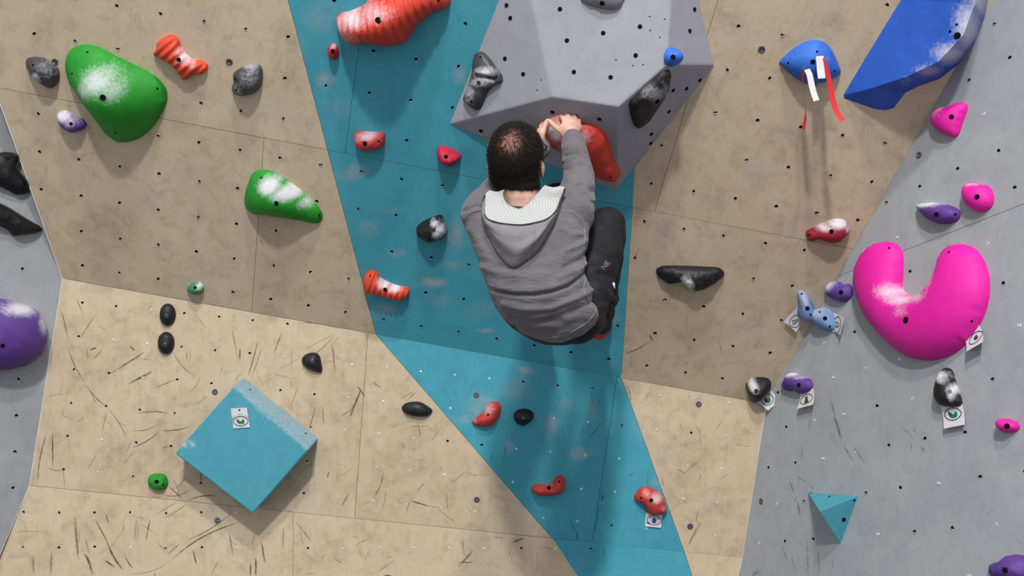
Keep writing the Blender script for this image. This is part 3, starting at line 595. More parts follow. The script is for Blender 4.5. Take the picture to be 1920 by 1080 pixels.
def vnormals(V, Fs):
    N = np.zeros_like(V); A = np.array([f[:4] if len(f) == 4 else (f[0], f[1], f[2], f[2]) for f in Fs])
    n = np.cross(V[A[:, 2]] - V[A[:, 0]], V[A[:, 3]] - V[A[:, 1]])
    t = np.all(A[:, 2:3] == A[:, 3:4], axis=1)
    n[t] = np.cross(V[A[t, 1]] - V[A[t, 0]], V[A[t, 2]] - V[A[t, 0]])
    for j in range(4): np.add.at(N, A[:, j], n)
    return N / np.maximum(np.linalg.norm(N, axis=1, keepdims=True), 1e-12)
def projA(V):
    d = V[:, 1] + D; return np.stack([960 + F * V[:, 0] / d, 540 - F * V[:, 2] / d], 1)
def polydist(Q, pts):
    """distance in pixels from each point to a polyline, and signed side"""
    best = np.full(len(Q), 1e9); side = np.zeros(len(Q))
    for a, b in zip(pts, pts[1:]):
        a, b = np.array(a, float), np.array(b, float); d = b - a; t = np.clip(((Q - a) @ d) / (d @ d), 0, 1)
        e = Q - (a + t[:, None] * d); l = np.hypot(e[:, 0], e[:, 1]); m = l < best; best[m] = l[m]; side[m] = (d[0] * e[:, 1] - d[1] * e[:, 0])[m]
    return best, np.sign(side)

# measurements of the torso, row by row: image row, left and right edge, depth of the spine, half depth
ROWS = [(384, 944, 1026, -0.985, 0.045), (389, 918, 1054, -0.985, 0.062), (394, 896, 1076, -0.985, 0.078), (401, 880, 1092, -0.985, 0.095), (412, 873, 1104, -0.99, 0.105), (432, 876, 1105, -0.995, 0.115), (460, 885, 1100, -1.012, 0.125), (490, 897, 1098, -1.03, 0.13),
        (520, 907, 1100, -1.04, 0.132), (548, 915, 1109, -1.042, 0.134), (574, 926, 1119, -1.036, 0.134), (594, 940, 1122, -1.026, 0.13), (610, 958, 1114, -1.014, 0.122), (624, 978, 1100, -1.0, 0.11), (634, 1000, 1080, -0.99, 0.092), (641, 1020, 1062, -0.982, 0.065)]
def torso_rings(rows, grow=0.0, shrink=1.0, dy=0.0, n=36):
    out = []
    for (py, l, r, y, hd) in rows:
        c = W((l + r) / 2, py, y); hw = (r - l) / 2 / F * (y + D) * shrink + grow; hd = hd * shrink + grow
        ring = []
        for i in range(n):
            a = 2 * math.pi * i / n; ca, sa = math.cos(a), math.sin(a); e = 2 / 2.35
            ring.append(Vector((c.x + hw * math.copysign(abs(ca) ** e, ca), c.y + dy + hd * math.copysign(abs(sa) ** e, sa), c.z)))
        out.append(ring)
    return out
OHB = o_bvh[OH.name]
def onhold(px, py, off=0.0):
    h = OHB.ray_cast(CAMP, ray(px, py).normalized())
    if h[0] is None: h = VOLBVH.ray_cast(CAMP, ray(px, py).normalized())
    return h[0].y - off
# joints
SHR, ELR, WRR = W(1072, 404, -0.985), W(1086, 336, -0.83), W(1073, 258, -0.69)
SHL, ELL, WRL = W(905, 401, -0.985), W(955, 335, -0.82), W(1014, 276, -0.655)
KNR, HPR, ANR = W(1138, 425, -0.74), W(1082, 592, -0.995), W(1128, 586, -0.36)
KNL, HPL, ANL = W(975, 440, -0.70), W(1000, 588, -0.985), W(1015, 570, -0.34)

# ---- head in its own frame: face +Y, crown +Z
HR = Matrix.Rotation(math.radians(-12), 3, 'Z') @ Matrix.Rotation(math.radians(4), 3, 'Y') @ Matrix.Rotation(math.radians(30), 3, 'X')
HC = W(968, 297, -0.985)
def hp(x, y, z): return HC + HR @ Vector((x, y, z))
body = MB()
body.ellipsoid(hp(0, -0.008, 0.018), (0.0755, 0.097, 0.088), HR, 32, 20)
body.ellipsoid(hp(0, -0.035, -0.025), (0.070, 0.062, 0.078), HR)
body.ellipsoid(hp(0, 0.032, -0.045), (0.060, 0.062, 0.075), HR)
body.ellipsoid(hp(0, 0.055, -0.095), (0.036, 0.034, 0.028), HR)
body.ellipsoid(hp(0, 0.084, 0.012), (0.05, 0.014, 0.012), HR)
body.chain([(hp(0, 0.092, 0.005), 0.008), (hp(0, 0.108, -0.035), 0.012)])
body.ellipsoid(hp(0, 0.09, -0.068), (0.024, 0.01, 0.008), HR)
for sx in (-1, 1):
    Re = HR @ Matrix.Rotation(sx * 0.35, 3, 'Z')
    body.ellipsoid(hp(sx * 0.080, -0.008, -0.030), (0.007, 0.020, 0.031), Re, 16, 10)
    body.ellipsoid(hp(sx * 0.078, 0.004, -0.030), (0.01, 0.012, 0.024), Re, 12, 8)
    body.ellipsoid(hp(sx * 0.04, 0.075, -0.035), (0.022, 0.016, 0.016), HR)
body.chain([(hp(0, -0.03, -0.045), 0.060), (W(979, 372, -0.995), 0.057), (W(983, 396, -0.985), 0.066)])
body.loft(torso_rings(ROWS, 0, 0.78, 0.004))
for S_, E_, W_ in ((SHR, ELR, WRR), (SHL, ELL, WRL)):
    body.chain([(S_, 0.05), (S_.lerp(E_, 0.6), 0.038), (E_, 0.034), (E_.lerp(W_, 0.4), 0.034), (W_, 0.024)])
for H_, K_, A_ in ((HPR, KNR, ANR), (HPL, KNL, ANL)):
    body.chain([(H_, 0.052), (K_, 0.046), (K_.lerp(A_, 0.35), 0.046), (A_, 0.034)])
# hands: palm and five fingers each
def fp(px, py, off): return W(px, py, onhold(px, py, off))
def finger(pts, r0, r1):
    n = len(pts); body.chain([(p, r0 + (r1 - r0) * i / (n - 1)) for i, p in enumerate(pts)], 12)
yh = onhold(1065, 240, 0.0)
PR = W(1068, 243, yh - 0.032)
body.chain([(WRR, 0.023), (W(1071, 250, yh - 0.036), 0.022)])
body.ellipsoid(PR, (0.036, 0.016, 0.036), Matrix.Rotation(0.35, 3, 'Y'), 18, 12)
body.ellipsoid(W(1074, 234, yh - 0.030), (0.034, 0.016, 0.022), Matrix.Rotation(0.5, 3, 'Y'), 18, 12)
y2 = yh - 0.028
finger([W(1060, 232, y2), W(1056, 223, y2 + 0.004), W(1052, 219, y2 + 0.028), W(1051, 222, y2 + 0.05)], 0.0098, 0.0078)
finger([W(1068, 228, y2), W(1066, 219, y2 + 0.010), W(1063, 216, y2 + 0.038), W(1062, 220, y2 + 0.062)], 0.0098, 0.0078)
finger([W(1077, 229, y2), W(1078, 221, y2 + 0.012), W(1076, 218, y2 + 0.040), W(1075, 222, y2 + 0.06)], 0.0095, 0.0076)
finger([W(1084, 234, y2 + 0.002), W(1086, 228, y2 + 0.014), W(1086, 225, y2 + 0.036), W(1086, 229, y2 + 0.055)], 0.0085, 0.0068)
finger([W(1060, 250, y2), W(1050, 245, y2 + 0.0), W(1041, 238, y2 + 0.006), W(1033, 230, y2 + 0.010), W(1030, 227, y2 + 0.012)], 0.0125, 0.0085)
yl = onhold(1030, 245, 0.0)
PL = W(1014, 258, yl - 0.012)
body.chain([(WRL, 0.023), (W(1013, 268, yl - 0.014), 0.022)])
body.ellipsoid(PL, (0.017, 0.030, 0.034), Matrix.Rotation(-0.2, 3, 'Y'), 18, 12)
finger([W(1014, 262, yl - 0.030), W(1017, 250, yl - 0.032), W(1021, 238, yl - 0.026), W(1025, 229, yl - 0.018), W(1027, 226, yl - 0.016)], 0.0125, 0.0085)
for i, (dx, dz) in enumerate(((0, 0), (-1, 6), (-1, 12), (1, 18))):
    finger([W(1014 + dx, 246 + dz, yl - 0.006), W(1015 + dx, 236 + dz, yl + 0.012), W(1019 + dx, 231 + dz, yl + 0.034), W(1024 + dx, 233 + dz, yl + 0.05)], 0.0095, 0.0076)
bV, bF = body.solid(0.0042, 3)
t = NT('skin'); n1 = t.noise(35, 4); n2 = t.noise(300, 3)
t.set('Base Color', t.mix(t.ramp(n1, [(0.35, g3(0)), (0.7, g3(1))]), lin((205, 165, 148)), lin((188, 138, 124))))
t.set('Roughness', 0.55); t.set('Subsurface Weight', 0.12); t.b.inputs['Subsurface Radius'].default_value = (0.01, 0.004, 0.002); t.bump(n2, 0.2, 0.001)
M['skin'] = t.m
person_org = W(1040, 640, -1.05)
person = mk('person', bV, bF, M['skin'], origin=person_org, smooth=True)
tag(person, 'climber in grey hooded jacket and black trousers hanging from the orange hold', 'person')
SKB = BVHTree.FromPolygons([Vector(v) for v in bV], bF)

# ---- jacket
jk = MB(); jk.loft(torso_rings(ROWS))
jk.chain([(SHR, 0.071), (SHR.lerp(ELR, 0.5), 0.060), (ELR, 0.051), (ELR.lerp(WRR, 0.45), 0.046), (WRR.lerp(ELR, 0.06), 0.038)], 20)
jk.chain([(SHL, 0.069), (SHL.lerp(ELL, 0.5), 0.060), (ELL, 0.051), (ELL.lerp(WRL, 0.45), 0.045), (WRL.lerp(ELL, 0.06), 0.038)], 20)
jk.ellipsoid(W(1050, 398, -0.985), (0.07, 0.072, 0.040)); jk.ellipsoid(W(925, 398, -0.985), (0.07, 0.072, 0.040))
jV, jF = jk.solid(0.0042, 18)
N = vnormals(jV, jF); Q = projA(jV); back = jV[:, 1] < -0.98
g = lambda d, s: np.exp(-(d / s) ** 2)
off = np.zeros(len(jV))
WAIST = [(908, 538), (935, 547), (965, 552), (1000, 553), (1035, 547), (1065, 536), (1090, 518), (1102, 505)]
d, sd = polydist(Q, WAIST); off += np.where(back, (-0.017 * g(d, 3.4) + np.where(sd < 0, 0.008, 0.004) * g(d, 14)) * np.clip(-1.6 * N[:, 1] - 0.25, 0, 1), 0)
for pts, amp, wd in [([(1060, 500), (1085, 488), (1098, 476)], -.004, 5), ([(1050, 520), (1080, 508), (1099, 495)], .004, 5), ([(1040, 575), (1080, 560), (1108, 545)], .005, 6), ([(1030, 600), (1075, 585), (1115, 566)], -.004, 6), ([(945, 570), (985, 580), (1030, 578)], .004, 6), ([(960, 595), (1000, 606), (1050, 602)], -.004, 6), ([(1060, 470), (1082, 462), (1096, 452)], .004, 5), ([(900, 500), (935, 512), (970, 515)], .003, 7),
                     ([(1000, 625), (1040, 628), (1090, 612)], .003, 5), ([(965, 610), (1000, 622), (1040, 624)], -.004, 5), ([(880, 430), (900, 450), (910, 480)], .003, 8), ([(1075, 420), (1088, 450), (1090, 480)], .004, 7), ([(1095, 500), (1108, 530), (1118, 560)], -.004, 4), ([(1050, 430), (1070, 440), (1090, 440)], .003, 5),
                     ([(870, 395), (895, 385), (912, 392)], -.003, 4), ([(1055, 402), (1080, 410), (1096, 428)], -.003, 4)]:
    d, sd = polydist(Q, pts); off += np.where(back, 1.8 * amp * g(d, wd), 0)
arm = (Q[:, 1] < 378) & (Q[:, 0] > 1030)
for pts, amp, wd in [([(1060, 292), (1080, 284), (1098, 300)], -.006, 4), ([(1058, 302), (1080, 294), (1102, 312)], .004, 4), ([(1062, 318), (1085, 310), (1104, 328)], -.004, 4), ([(1064, 335), (1090, 326), (1108, 345)], .004, 5), ([(1070, 352), (1092, 344), (1110, 360)], -.006, 4), ([(1072, 368), (1095, 360), (1112, 376)], .004, 5), ([(1060, 276), (1080, 270), (1096, 282)], .003, 4)]:
    d, sd = polydist(Q, pts); off += np.where(arm, 1.5 * amp * g(d, wd), 0)
off += np.array([0.0035 * noise.fractal(Vector((v[0] * 9, v[1] * 9, v[2] * 22)), 1.0, 2.0, 3) for v in jV])
jV = jV + N * off[:, None]
t = NT('grey_fleece'); n1 = t.noise(9, 5, 0.65); n2 = t.noise(900, 2); n3 = t.noise(14, 4, 0.6, (1, 1, 3.2), dist=0.8)
t.set('Base Color', t.mix(t.ramp(n1, [(0.3, g3(0)), (0.7, g3(1))]), lin((92, 88, 93)), lin((108, 104, 109)))); t.set('Roughness', 0.85); t.set('Specular IOR Level', 0.2)
t.set('Sheen Weight', 0.15); t.bump(t.math('ADD', t.math('MULTIPLY', n3, 1.0), t.math('MULTIPLY', n2, 0.12)), 0.55, 0.012)
M['fleece'] = t.m
t = NT('hood_shell'); n1 = t.noise(24, 5, 0.65, dist=1.0); n2 = t.noise(900, 2)
t.set('Base Color', lin((122, 119, 124))); t.set('Roughness', 0.8); t.set('Specular IOR Level', 0.25); t.bump(t.math('ADD', n1, t.math('MULTIPLY', n2, 0.1)), 0.5, 0.008); M['hood'] = t.m
t = NT('waffle_lining'); vt = t.n.new('ShaderNodeTexChecker'); vt.inputs['Scale'].default_value = 260; t.t.links.new(t.tc.outputs['Object'], vt.inputs['Vector'])
t.set('Base Color', t.mix(vt.outputs['Fac'], lin((186, 188, 187)), lin((150, 152, 152)))); t.set('Roughness', 0.85); t.set('Specular IOR Level', 0.15); M['lining'] = t.m
M['seam'] = plain('seam_thread', (130, 127, 132), 0.8, 0, 0.2); M['darkseam'] = plain('dark_binding', (58, 52, 58), 0.8, 0, 0.2)
jacket = mk('jacket', jV, jF, M['fleece'], person, smooth=True, origin=person_org); jacket['label'] = 'grey fleece hooded jacket'
JB = BVHTree.FromPolygons([Vector(v) for v in jV], jF)
def tube(name, pts, r, mat, parent, n=6, closed=False):
    V = []; k = len(pts)
    for i, p in enumerate(pts):
        tdir = (pts[min(i + 1, k - 1)] - pts[max(i - 1, 0)]).normalized(); M3 = tdir.to_track_quat('Z', 'Y').to_matrix()
        V += [p + M3 @ Vector((r * math.cos(2 * math.pi * j / n), r * math.sin(2 * math.pi * j / n), 0)) for j in range(n)]
    Fs = [(i * n + j, i * n + (j + 1) % n, (i + 1) * n + (j + 1) % n, (i + 1) * n + j) for i in range(k - 1) for j in range(n)]
    Fs += [tuple(range(n - 1, -1, -1)), tuple(range((k - 1) * n, k * n))]
    return mk(name, V, Fs, M[mat], parent, smooth=True, origin=person_org)
def catmull(pts, k=6):
    P = [Vector(p) for p in pts]; P = [2 * P[0] - P[1]] + P + [2 * P[-1] - P[-2]]; out = []
    for i in range(1, len(P) - 2):
        for s in range(k):
            t = s / k; p0, p1, p2, p3 = P[i - 1:i + 3]
            out.append(0.5 * ((2 * p1) + (p2 - p0) * t + (2 * p0 - 5 * p1 + 4 * p2 - p3) * t * t + (3 * p1 - p0 - 3 * p2 + p3) * t ** 3))
    out.append(P[-2]); return out
def drape(pts, bvh, off=0.001, k=6):
    out = []
    for p in catmull([(a, b, 0) for a, b in pts], k):
        h = bvh.ray_cast(CAMP, ray(p.x, p.y).normalized())
        if h[0] is not None: out.append(h[0] - ray(p.x, p.y).normalized() * off)
    return out
for pts in [[(868, 418), (878, 403), (893, 395), (911, 393)], [(1046, 397), (1066, 397), (1082, 404), (1093, 418), (1097, 440)], [(1097, 440), (1095, 470), (1098, 492), (1092, 505), (1097, 525), (1095, 545), (1108, 574), (1118, 590)],
            [(960, 632), (1000, 634), (1050, 630), (1090, 612), (1112, 592), (1119, 574)]]:
    q = drape(pts, JB)
    if len(q) > 3: tube('seam', q, 0.0016, 'seam', jacket)
# hood: white lining lofted from the neck to the rim, grey pouch from the rim down the back
def jy(px, py):
    h = JB.ray_cast(CAMP, ray(px, py).normalized()); return h[0].y if h[0] is not None else -1.05
RIM = [(918, 357, .01), (909, 366, .014), (906, 388, .026), (910, 408, .044), (930, 417, .06), (955, 421, .068), (978, 422, .07), (1003, 418, .066), (1026, 411, .054), (1042, 397, .038), (1051, 376, .022), (1059, 354, .012), (1050, 349, .01)]
INN = [(946, 355, .02), (943, 364, .0), (946, 374, .0), (951, 382, .0), (958, 387, .0), (966, 390, .0), (973, 392, .0), (980, 389, .0), (989, 382, .0), (999, 373, .0), (1008, 363, .0), (1016, 353, .0), (1022, 347, .02)]
rim = catmull([W(a, b, jy(a, max(b, 372)) - o) for a, b, o in RIM], 4)
inn = catmull([W(a, b, min(jy(a, b + 6) - 0.006, -1.05)) for a, b, o in INN], 4)
def loft_strip(name, A, B, mid, mat, parent, m=8, thick=0.003):
    n = len(A); V = []
    for j in range(m + 1):
        s = j / m
        for i in range(n): V.append(A[i].lerp(B[i], s) + mid(i / (n - 1), s))
    Fs = [(j * n + i, j * n + i + 1, (j + 1) * n + i + 1, (j + 1) * n + i) for j in range(m) for i in range(n - 1)]
    o = mk(name, V, Fs, M[mat], parent, smooth=True, origin=person_org)
    md = o.modifiers.new('thick', 'SOLIDIFY'); md.thickness = thick; md.offset = 0; return o
hood = None
PB = [(908, 366), (907, 385), (907, 402), (911, 425), (919, 447), (932, 472), (948, 491), (965, 503), (984, 492), (1004, 474), (1018, 452), (1029, 430), (1038, 412), (1045, 395), (1050, 376)]
RP = [(909, 366, .014), (906, 382, .024), (907, 398, .036), (914, 411, .05), (926, 416, .058), (940, 419, .064), (956, 421, .068), (975, 422, .07), (993, 420, .068), (1008, 417, .064), (1021, 413, .056), (1032, 407, .05), (1040, 399, .04), (1047, 387, .03), (1051, 376, .022)]
rp = catmull([W(a, b, jy(a, max(b, 372)) - o) for a, b, o in RP], 4)
pb = catmull([W(a, b, jy(a, max(b, 374)) - 0.002) for a, b in PB], 4)
hood = loft_strip('hood', rp, pb, lambda u, s: Vector((0.0035 * math.sin(9 * u + 7 * s), -0.030 * math.sin(math.pi * s) * math.sin(math.pi * u) ** 0.6 + 0.0035 * math.sin(23 * u + 5 * s) * math.sin(math.pi * s) + 0.004 * math.sin(14 * s + 6 * u) * math.sin(math.pi * s), -0.004 * math.sin(math.pi * s))), 'hood', jacket, 12)
loft_strip('hood_lining', inn, rim, lambda u, s: Vector((0, -0.004 * math.sin(math.pi * s) + 0.003 * math.sin(20 * u) * math.sin(math.pi * s), -0.006 * math.sin(math.pi * s))), 'lining', jacket, 10)
tube('hood_rim', [p + Vector((0, -0.002, 0)) for p in rim[4:-4]], 0.0032, 'darkseam', jacket)
hv = [hood.data.vertices[i].co + person_org for i in range(len(hood.data.vertices))]
HB = BVHTree.FromPolygons(hv, [tuple(p.vertices) for p in hood.data.polygons])
for pts in [[(934, 419), (938, 450), (941, 478)], [(1002, 419), (1001, 450), (996, 480)]]:
    q = drape(pts, HB, 0.003)
    if len(q) > 3: tube('seam', q, 0.0014, 'seam', jacket)
LB_ = [[(934, 366), (936, 390), (938, 418)], [(957, 390), (953, 405), (952, 419)], [(1012, 362), (1020, 385), (1018, 410)]]

# ---- the collar of the shirt underneath
M['shirt'] = plain('dark_green_cotton', (44, 54, 40), 0.85, 0, 0.15)
tube('shirt_collar', [W(980, 383, -0.992) + Vector((0.070 * math.cos(a), 0.064 * math.sin(a), -0.010 - 0.012 * math.sin(a) * -1)) for a in [2 * math.pi * i / 28 for i in range(29)]], 0.010, 'shirt', person, 8)
# ---- trousers
pt = MB(); pr_rows = [(py + (7 if py > 600 else 3), l + 1, r + 4, y, hd * (0.93 if py < 600 else 0.98)) for py, l, r, y, hd in ROWS if py >= 548]
pt.loft(torso_rings(pr_rows, -0.003, 1.0, 0.034))
pt.chain([(HPR + Vector((0, 0, 0.0)), 0.086), (HPR.lerp(KNR, 0.55), 0.080), (KNR.lerp(HPR, 0.12), 0.070), (KNR, 0.065)], 20)
pt.chain([(KNR, 0.064), (KNR.lerp(ANR, 0.4), 0.060), (KNR.lerp(ANR, 0.8), 0.056), (ANR, 0.05)], 20)
pt.chain([(HPL, 0.072), (HPL.lerp(KNL, 0.5), 0.068), (KNL, 0.062), (KNL.lerp(ANL, 0.5), 0.056), (ANL, 0.048)], 20)
pt.ellipsoid(W(1136, 561, -0.80), (0.042, 0.06, 0.030), Matrix.Rotation(0.5, 3, 'Y'))
pt.ellipsoid(W(1108, 600, -0.95), (0.05, 0.07, 0.05))
pV, pF = pt.solid(0.007, 7); N = vnormals(pV, pF); Q = projA(pV); off = np.zeros(len(pV))
for pts, amp, wd in [([(1105, 520), (1125, 512), (1150, 520)], -.006, 5), ([(1118, 530), (1135, 545), (1148, 560)], .007, 6), ([(1108, 540), (1125, 560), (1150, 575)], -.006, 6), ([(1120, 575), (1140, 570), (1158, 562)], .004, 5), ([(1105, 470), (1130, 480), (1160, 470)], .003, 8), ([(1105, 500), (1120, 505), (1140, 500)], .005, 5)]:
    d, sd = polydist(Q, pts); off += amp * g(d, wd)
off += np.array([0.004 * noise.fractal(Vector((v[0] * 11, v[1] * 11, v[2] * 16)), 1.0, 2.0, 3) for v in pV]); pV = pV + N * off[:, None]
t = NT('black_trousers'); n1 = t.noise(20, 5, 0.65, dist=0.8); n2 = t.noise(700, 2)
t.set('Base Color', t.mix(n1, lin((18, 18, 21)), lin((29, 29, 34)))); t.set('Roughness', 0.7); t.set('Specular IOR Level', 0.3); t.bump(t.math('ADD', n1, t.math('MULTIPLY', n2, 0.1)), 0.4, 0.006)
M['trousers'] = t.m
trousers = mk('trousers', pV, pF, M['trousers'], person, smooth=True, origin=person_org); trousers['label'] = 'black trousers with small grey lettering'
TB = BVHTree.FromPolygons([Vector(v) for v in pV], pF)
# lettering on the thigh
fc = bpy.data.curves.new('ne', 'FONT'); fc.body = 'NE'; fc.size = 1.0; fc.resolution_u = 2
fo_ = bpy.data.objects.new('ne', fc); COL.objects.link(fo_); dg = bpy.context.evaluated_depsgraph_get(); dg.update()
tm = bpy.data.meshes.new_from_object(fo_.evaluated_get(dg)); tv = [v.co.copy() for v in tm.vertices]; tf = [tuple(p.vertices) for p in tm.polygons]
bpy.data.objects.remove(fo_); bpy.data.curves.remove(fc); bpy.data.meshes.remove(tm)
V = []; ca, sa = math.cos(-0.95), math.sin(-0.95)
for v in tv:
    x, y = (v.x - 0.65) * 14, -(v.y - 0.35) * 13; px, py = 1135 + x * ca - y * sa, 497 + x * sa + y * ca
    h = TB.ray_cast(CAMP, ray(px, py).normalized()); V.append((h[0] if h[0] is not None else W(px, py, -0.9)) - ray(px, py).normalized() * 0.0025)
M['print'] = plain('grey_print', (118, 118, 124), 0.7); mk('lettering', V, tf, M['print'], trousers, origin=person_org)
h = TB.ray_cast(CAMP, ray(1150, 532).normalized())
if h[0] is not None:
    zb = MB(); zb.chain([(h[0] + Vector((0, -.003, 0)), 0.005), (h[0] + Vector((0.003, -.004, -.012)), 0.003)], 10); mk('zip_pull', zb.V, zb.F, M['nut'], trousers, smooth=True, origin=person_org)
# ---- shoes
M['shoe'] = plain('black_rubber', (26, 26, 28), 0.55)
for A_, toe in ((ANR, W(1130, 606, -0.19)), (ANL, W(1020, 590, -0.18))):
    sh = MB(); sh.chain([(A_ + Vector((0, 0.0, 0)), 0.043), (A_ + Vector((0, -0.03, -0.045)), 0.037), (A_.lerp(toe, 0.55) + Vector((0, 0, -0.02)), 0.038), (toe + Vector((0, 0.01, -0.012)), 0.026)], 14)
    sV, sF = sh.solid(0.006, 6); mk('climbing_shoe', sV, sF, M['shoe'], person, smooth=True, origin=person_org)

# ---- hair: a close shell grown from the scalp plus short strands, thin at the crown
HRi = HR.transposed(); Lb = (bV - np.array(tuple(HC))) @ np.array(HRi).T; Nb = vnormals(bV, bF)
x, y, z = Lb[:, 0], Lb[:, 1], Lb[:, 2]
back_line = np.where(y < -0.015, -0.080 + 0.0 * y, np.where(y < 0.03, -0.012, 0.045 + (y - 0.05) * 0.35))
near_ear = (np.abs(x) > 0.066) & (np.abs(y + 0.004) < 0.026) & (z < 0.006) & (z > -0.075)
Qb = projA(bV); hm = np.where(y < -0.015, (359 - 0.0022 * (Qb[:, 0] - 976) ** 2 - Qb[:, 1]) / 600.0, z - back_line)
inside = (hm > 0) & (y < 0.075) & (~near_ear) & (np.linalg.norm(Lb, axis=1) < 0.16)
crown = np.exp(-((x / 0.040) ** 2 + ((y + 0.060) / 0.048) ** 2 + ((z - 0.072) / 0.046) ** 2))
idx = np.nonzero(inside)[0]; mp = {int(i): k for k, i in enumerate(idx)}
hf = [tuple(mp[i] for i in f) for f in bF if all(i in mp for i in f)]
fade = np.clip(hm[idx] / 0.02, 0.05, 1) * np.clip((0.075 - y[idx]) / 0.02, 0.05, 1)
hvv = bV[idx] + Nb[idx] * (0.0012 + 0.0048 * fade * (1 - 0.8 * crown[idx]))[:, None]
t = NT('dark_hair'); n1 = t.noise(120, 4, 0.6, (1, 1, 0.35)); k = t.ramp(t.math('ADD', t.attr('thin'), t.math('MULTIPLY', t.math('SUBTRACT', n1, 0.5), 0.9)), [(0.30, g3(0)), (0.75, g3(0.85))])
t.set('Base Color', t.mix(k, t.mix(n1, lin((20, 16, 14)), lin((32, 25, 22))), lin((146, 104, 94)))); t.set('Roughness', 0.8); t.set('Specular IOR Level', 0.15); t.bump(n1, 0.6, 0.004); M['hair'] = t.m
hair = mk('hair', hvv, hf, M['hair'], person, smooth=True, origin=person_org, attrs={'thin': crown[idx] * 0.95}); hair['label'] = 'short dark brown hair thinning at the crown'
rs = random.Random(5); SV = []; SF = []; hn = Nb[idx]; tot = 0
tris = [f for f in hf]
flow0 = HR @ Vector((0, -0.5, -0.85)); crownW = HC + HR @ Vector((0, -0.055, 0.08))
for _ in range(15000):
    f = tris[rs.randrange(len(tris))]; a = rs.random(); i0, i1 = f[rs.randrange(len(f))], f[rs.randrange(len(f))]
    if rs.random() < crown[idx[i0]] * 0.80: continue
    p = Vector(hvv[i0]).lerp(Vector(hvv[i1]), a); nn = Vector(hn[i0]); fl = (p - crownW); fl = (fl - nn * fl.dot(nn)); fl = fl.normalized() if fl.length > 1e-5 else flow0
    fl = (fl + Vector((rs.gauss(0, .3), rs.gauss(0, .3), rs.gauss(0, .3)))).normalized(); L_ = rs.uniform(0.006, 0.013) * (0.5 + 0.5 * float(fade[i0]))
    sd_ = nn.cross(fl).normalized() * 0.0005; q1 = p + fl * L_ * 0.5 + nn * L_ * 0.36; q2 = p + fl * L_ + nn * L_ * 0.45
    k = len(SV); SV += [p - sd_, p + sd_, q1 + sd_ * .8, q1 - sd_ * .8, q2]; SF += [(k, k + 1, k + 2, k + 3), (k + 3, k + 2, k + 4)]
t = NT('hair_strand'); n1 = t.noise(80, 2); t.set('Base Color', t.mix(n1, lin((20, 15, 13)), lin((36, 28, 24)))); t.set('Roughness', 0.75); t.set('Specular IOR Level', 0.15); M['strand'] = t.m
tag(mk('hair_strands', SV, SF, M['strand'], hair, origin=person_org), kind='stuff')
# ---- glasses and eyes
M['frame'] = plain('dark_frame', (24, 22, 24), 0.4); gl = MB()
t = NT('lens'); t.set('Base Color', (0.9, 0.95, 0.95, 1)); t.set('Roughness', 0.03); t.set('Transmission Weight', 1.0); t.set('IOR', 1.3); M['lens'] = t.m
for sx in (-1, 1):
    gl.chain([(hp(sx * 0.082, -0.004, -0.004), 0.0022), (hp(sx * 0.083, 0.05, -0.002), 0.0024), (hp(sx * 0.076, 0.102, 0.0), 0.0026)], 8)
    gl.chain([(hp(sx * (0.042 + 0.03 * math.cos(a)), 0.108, -0.006 + 0.02 * math.sin(a)), 0.0022) for a in [2 * math.pi * i / 14 for i in range(15)]], 8)
gl.chain([(hp(-0.012, 0.112, 0.0), 0.002), (hp(0.012, 0.112, 0.0), 0.002)], 8)
gV, gF = gl.V, gl.F
glasses = mk('glasses', gV, gF, M['frame'], person, smooth=True, origin=person_org); glasses['label'] = 'dark-rimmed glasses'
for sx in (-1, 1):
    V = [hp(sx * (0.042 + 0.029 * math.cos(a)), 0.108 + dy, -0.006 + 0.019 * math.sin(a)) for dy in (0, 0.0012) for a in [2 * math.pi * i / 16 for i in range(16)]]
    mk('lens', V, [tuple(range(15, -1, -1)), tuple(range(16, 32))] + [(i, (i + 1) % 16, 16 + (i + 1) % 16, 16 + i) for i in range(16)], M['lens'], glasses, origin=person_org)
    eb = MB().ellipsoid(hp(sx * 0.031, 0.076, -0.004), (0.012, 0.012, 0.012)); mk('eye', eb.V, eb.F, M['paper'], person, smooth=True, origin=person_org)
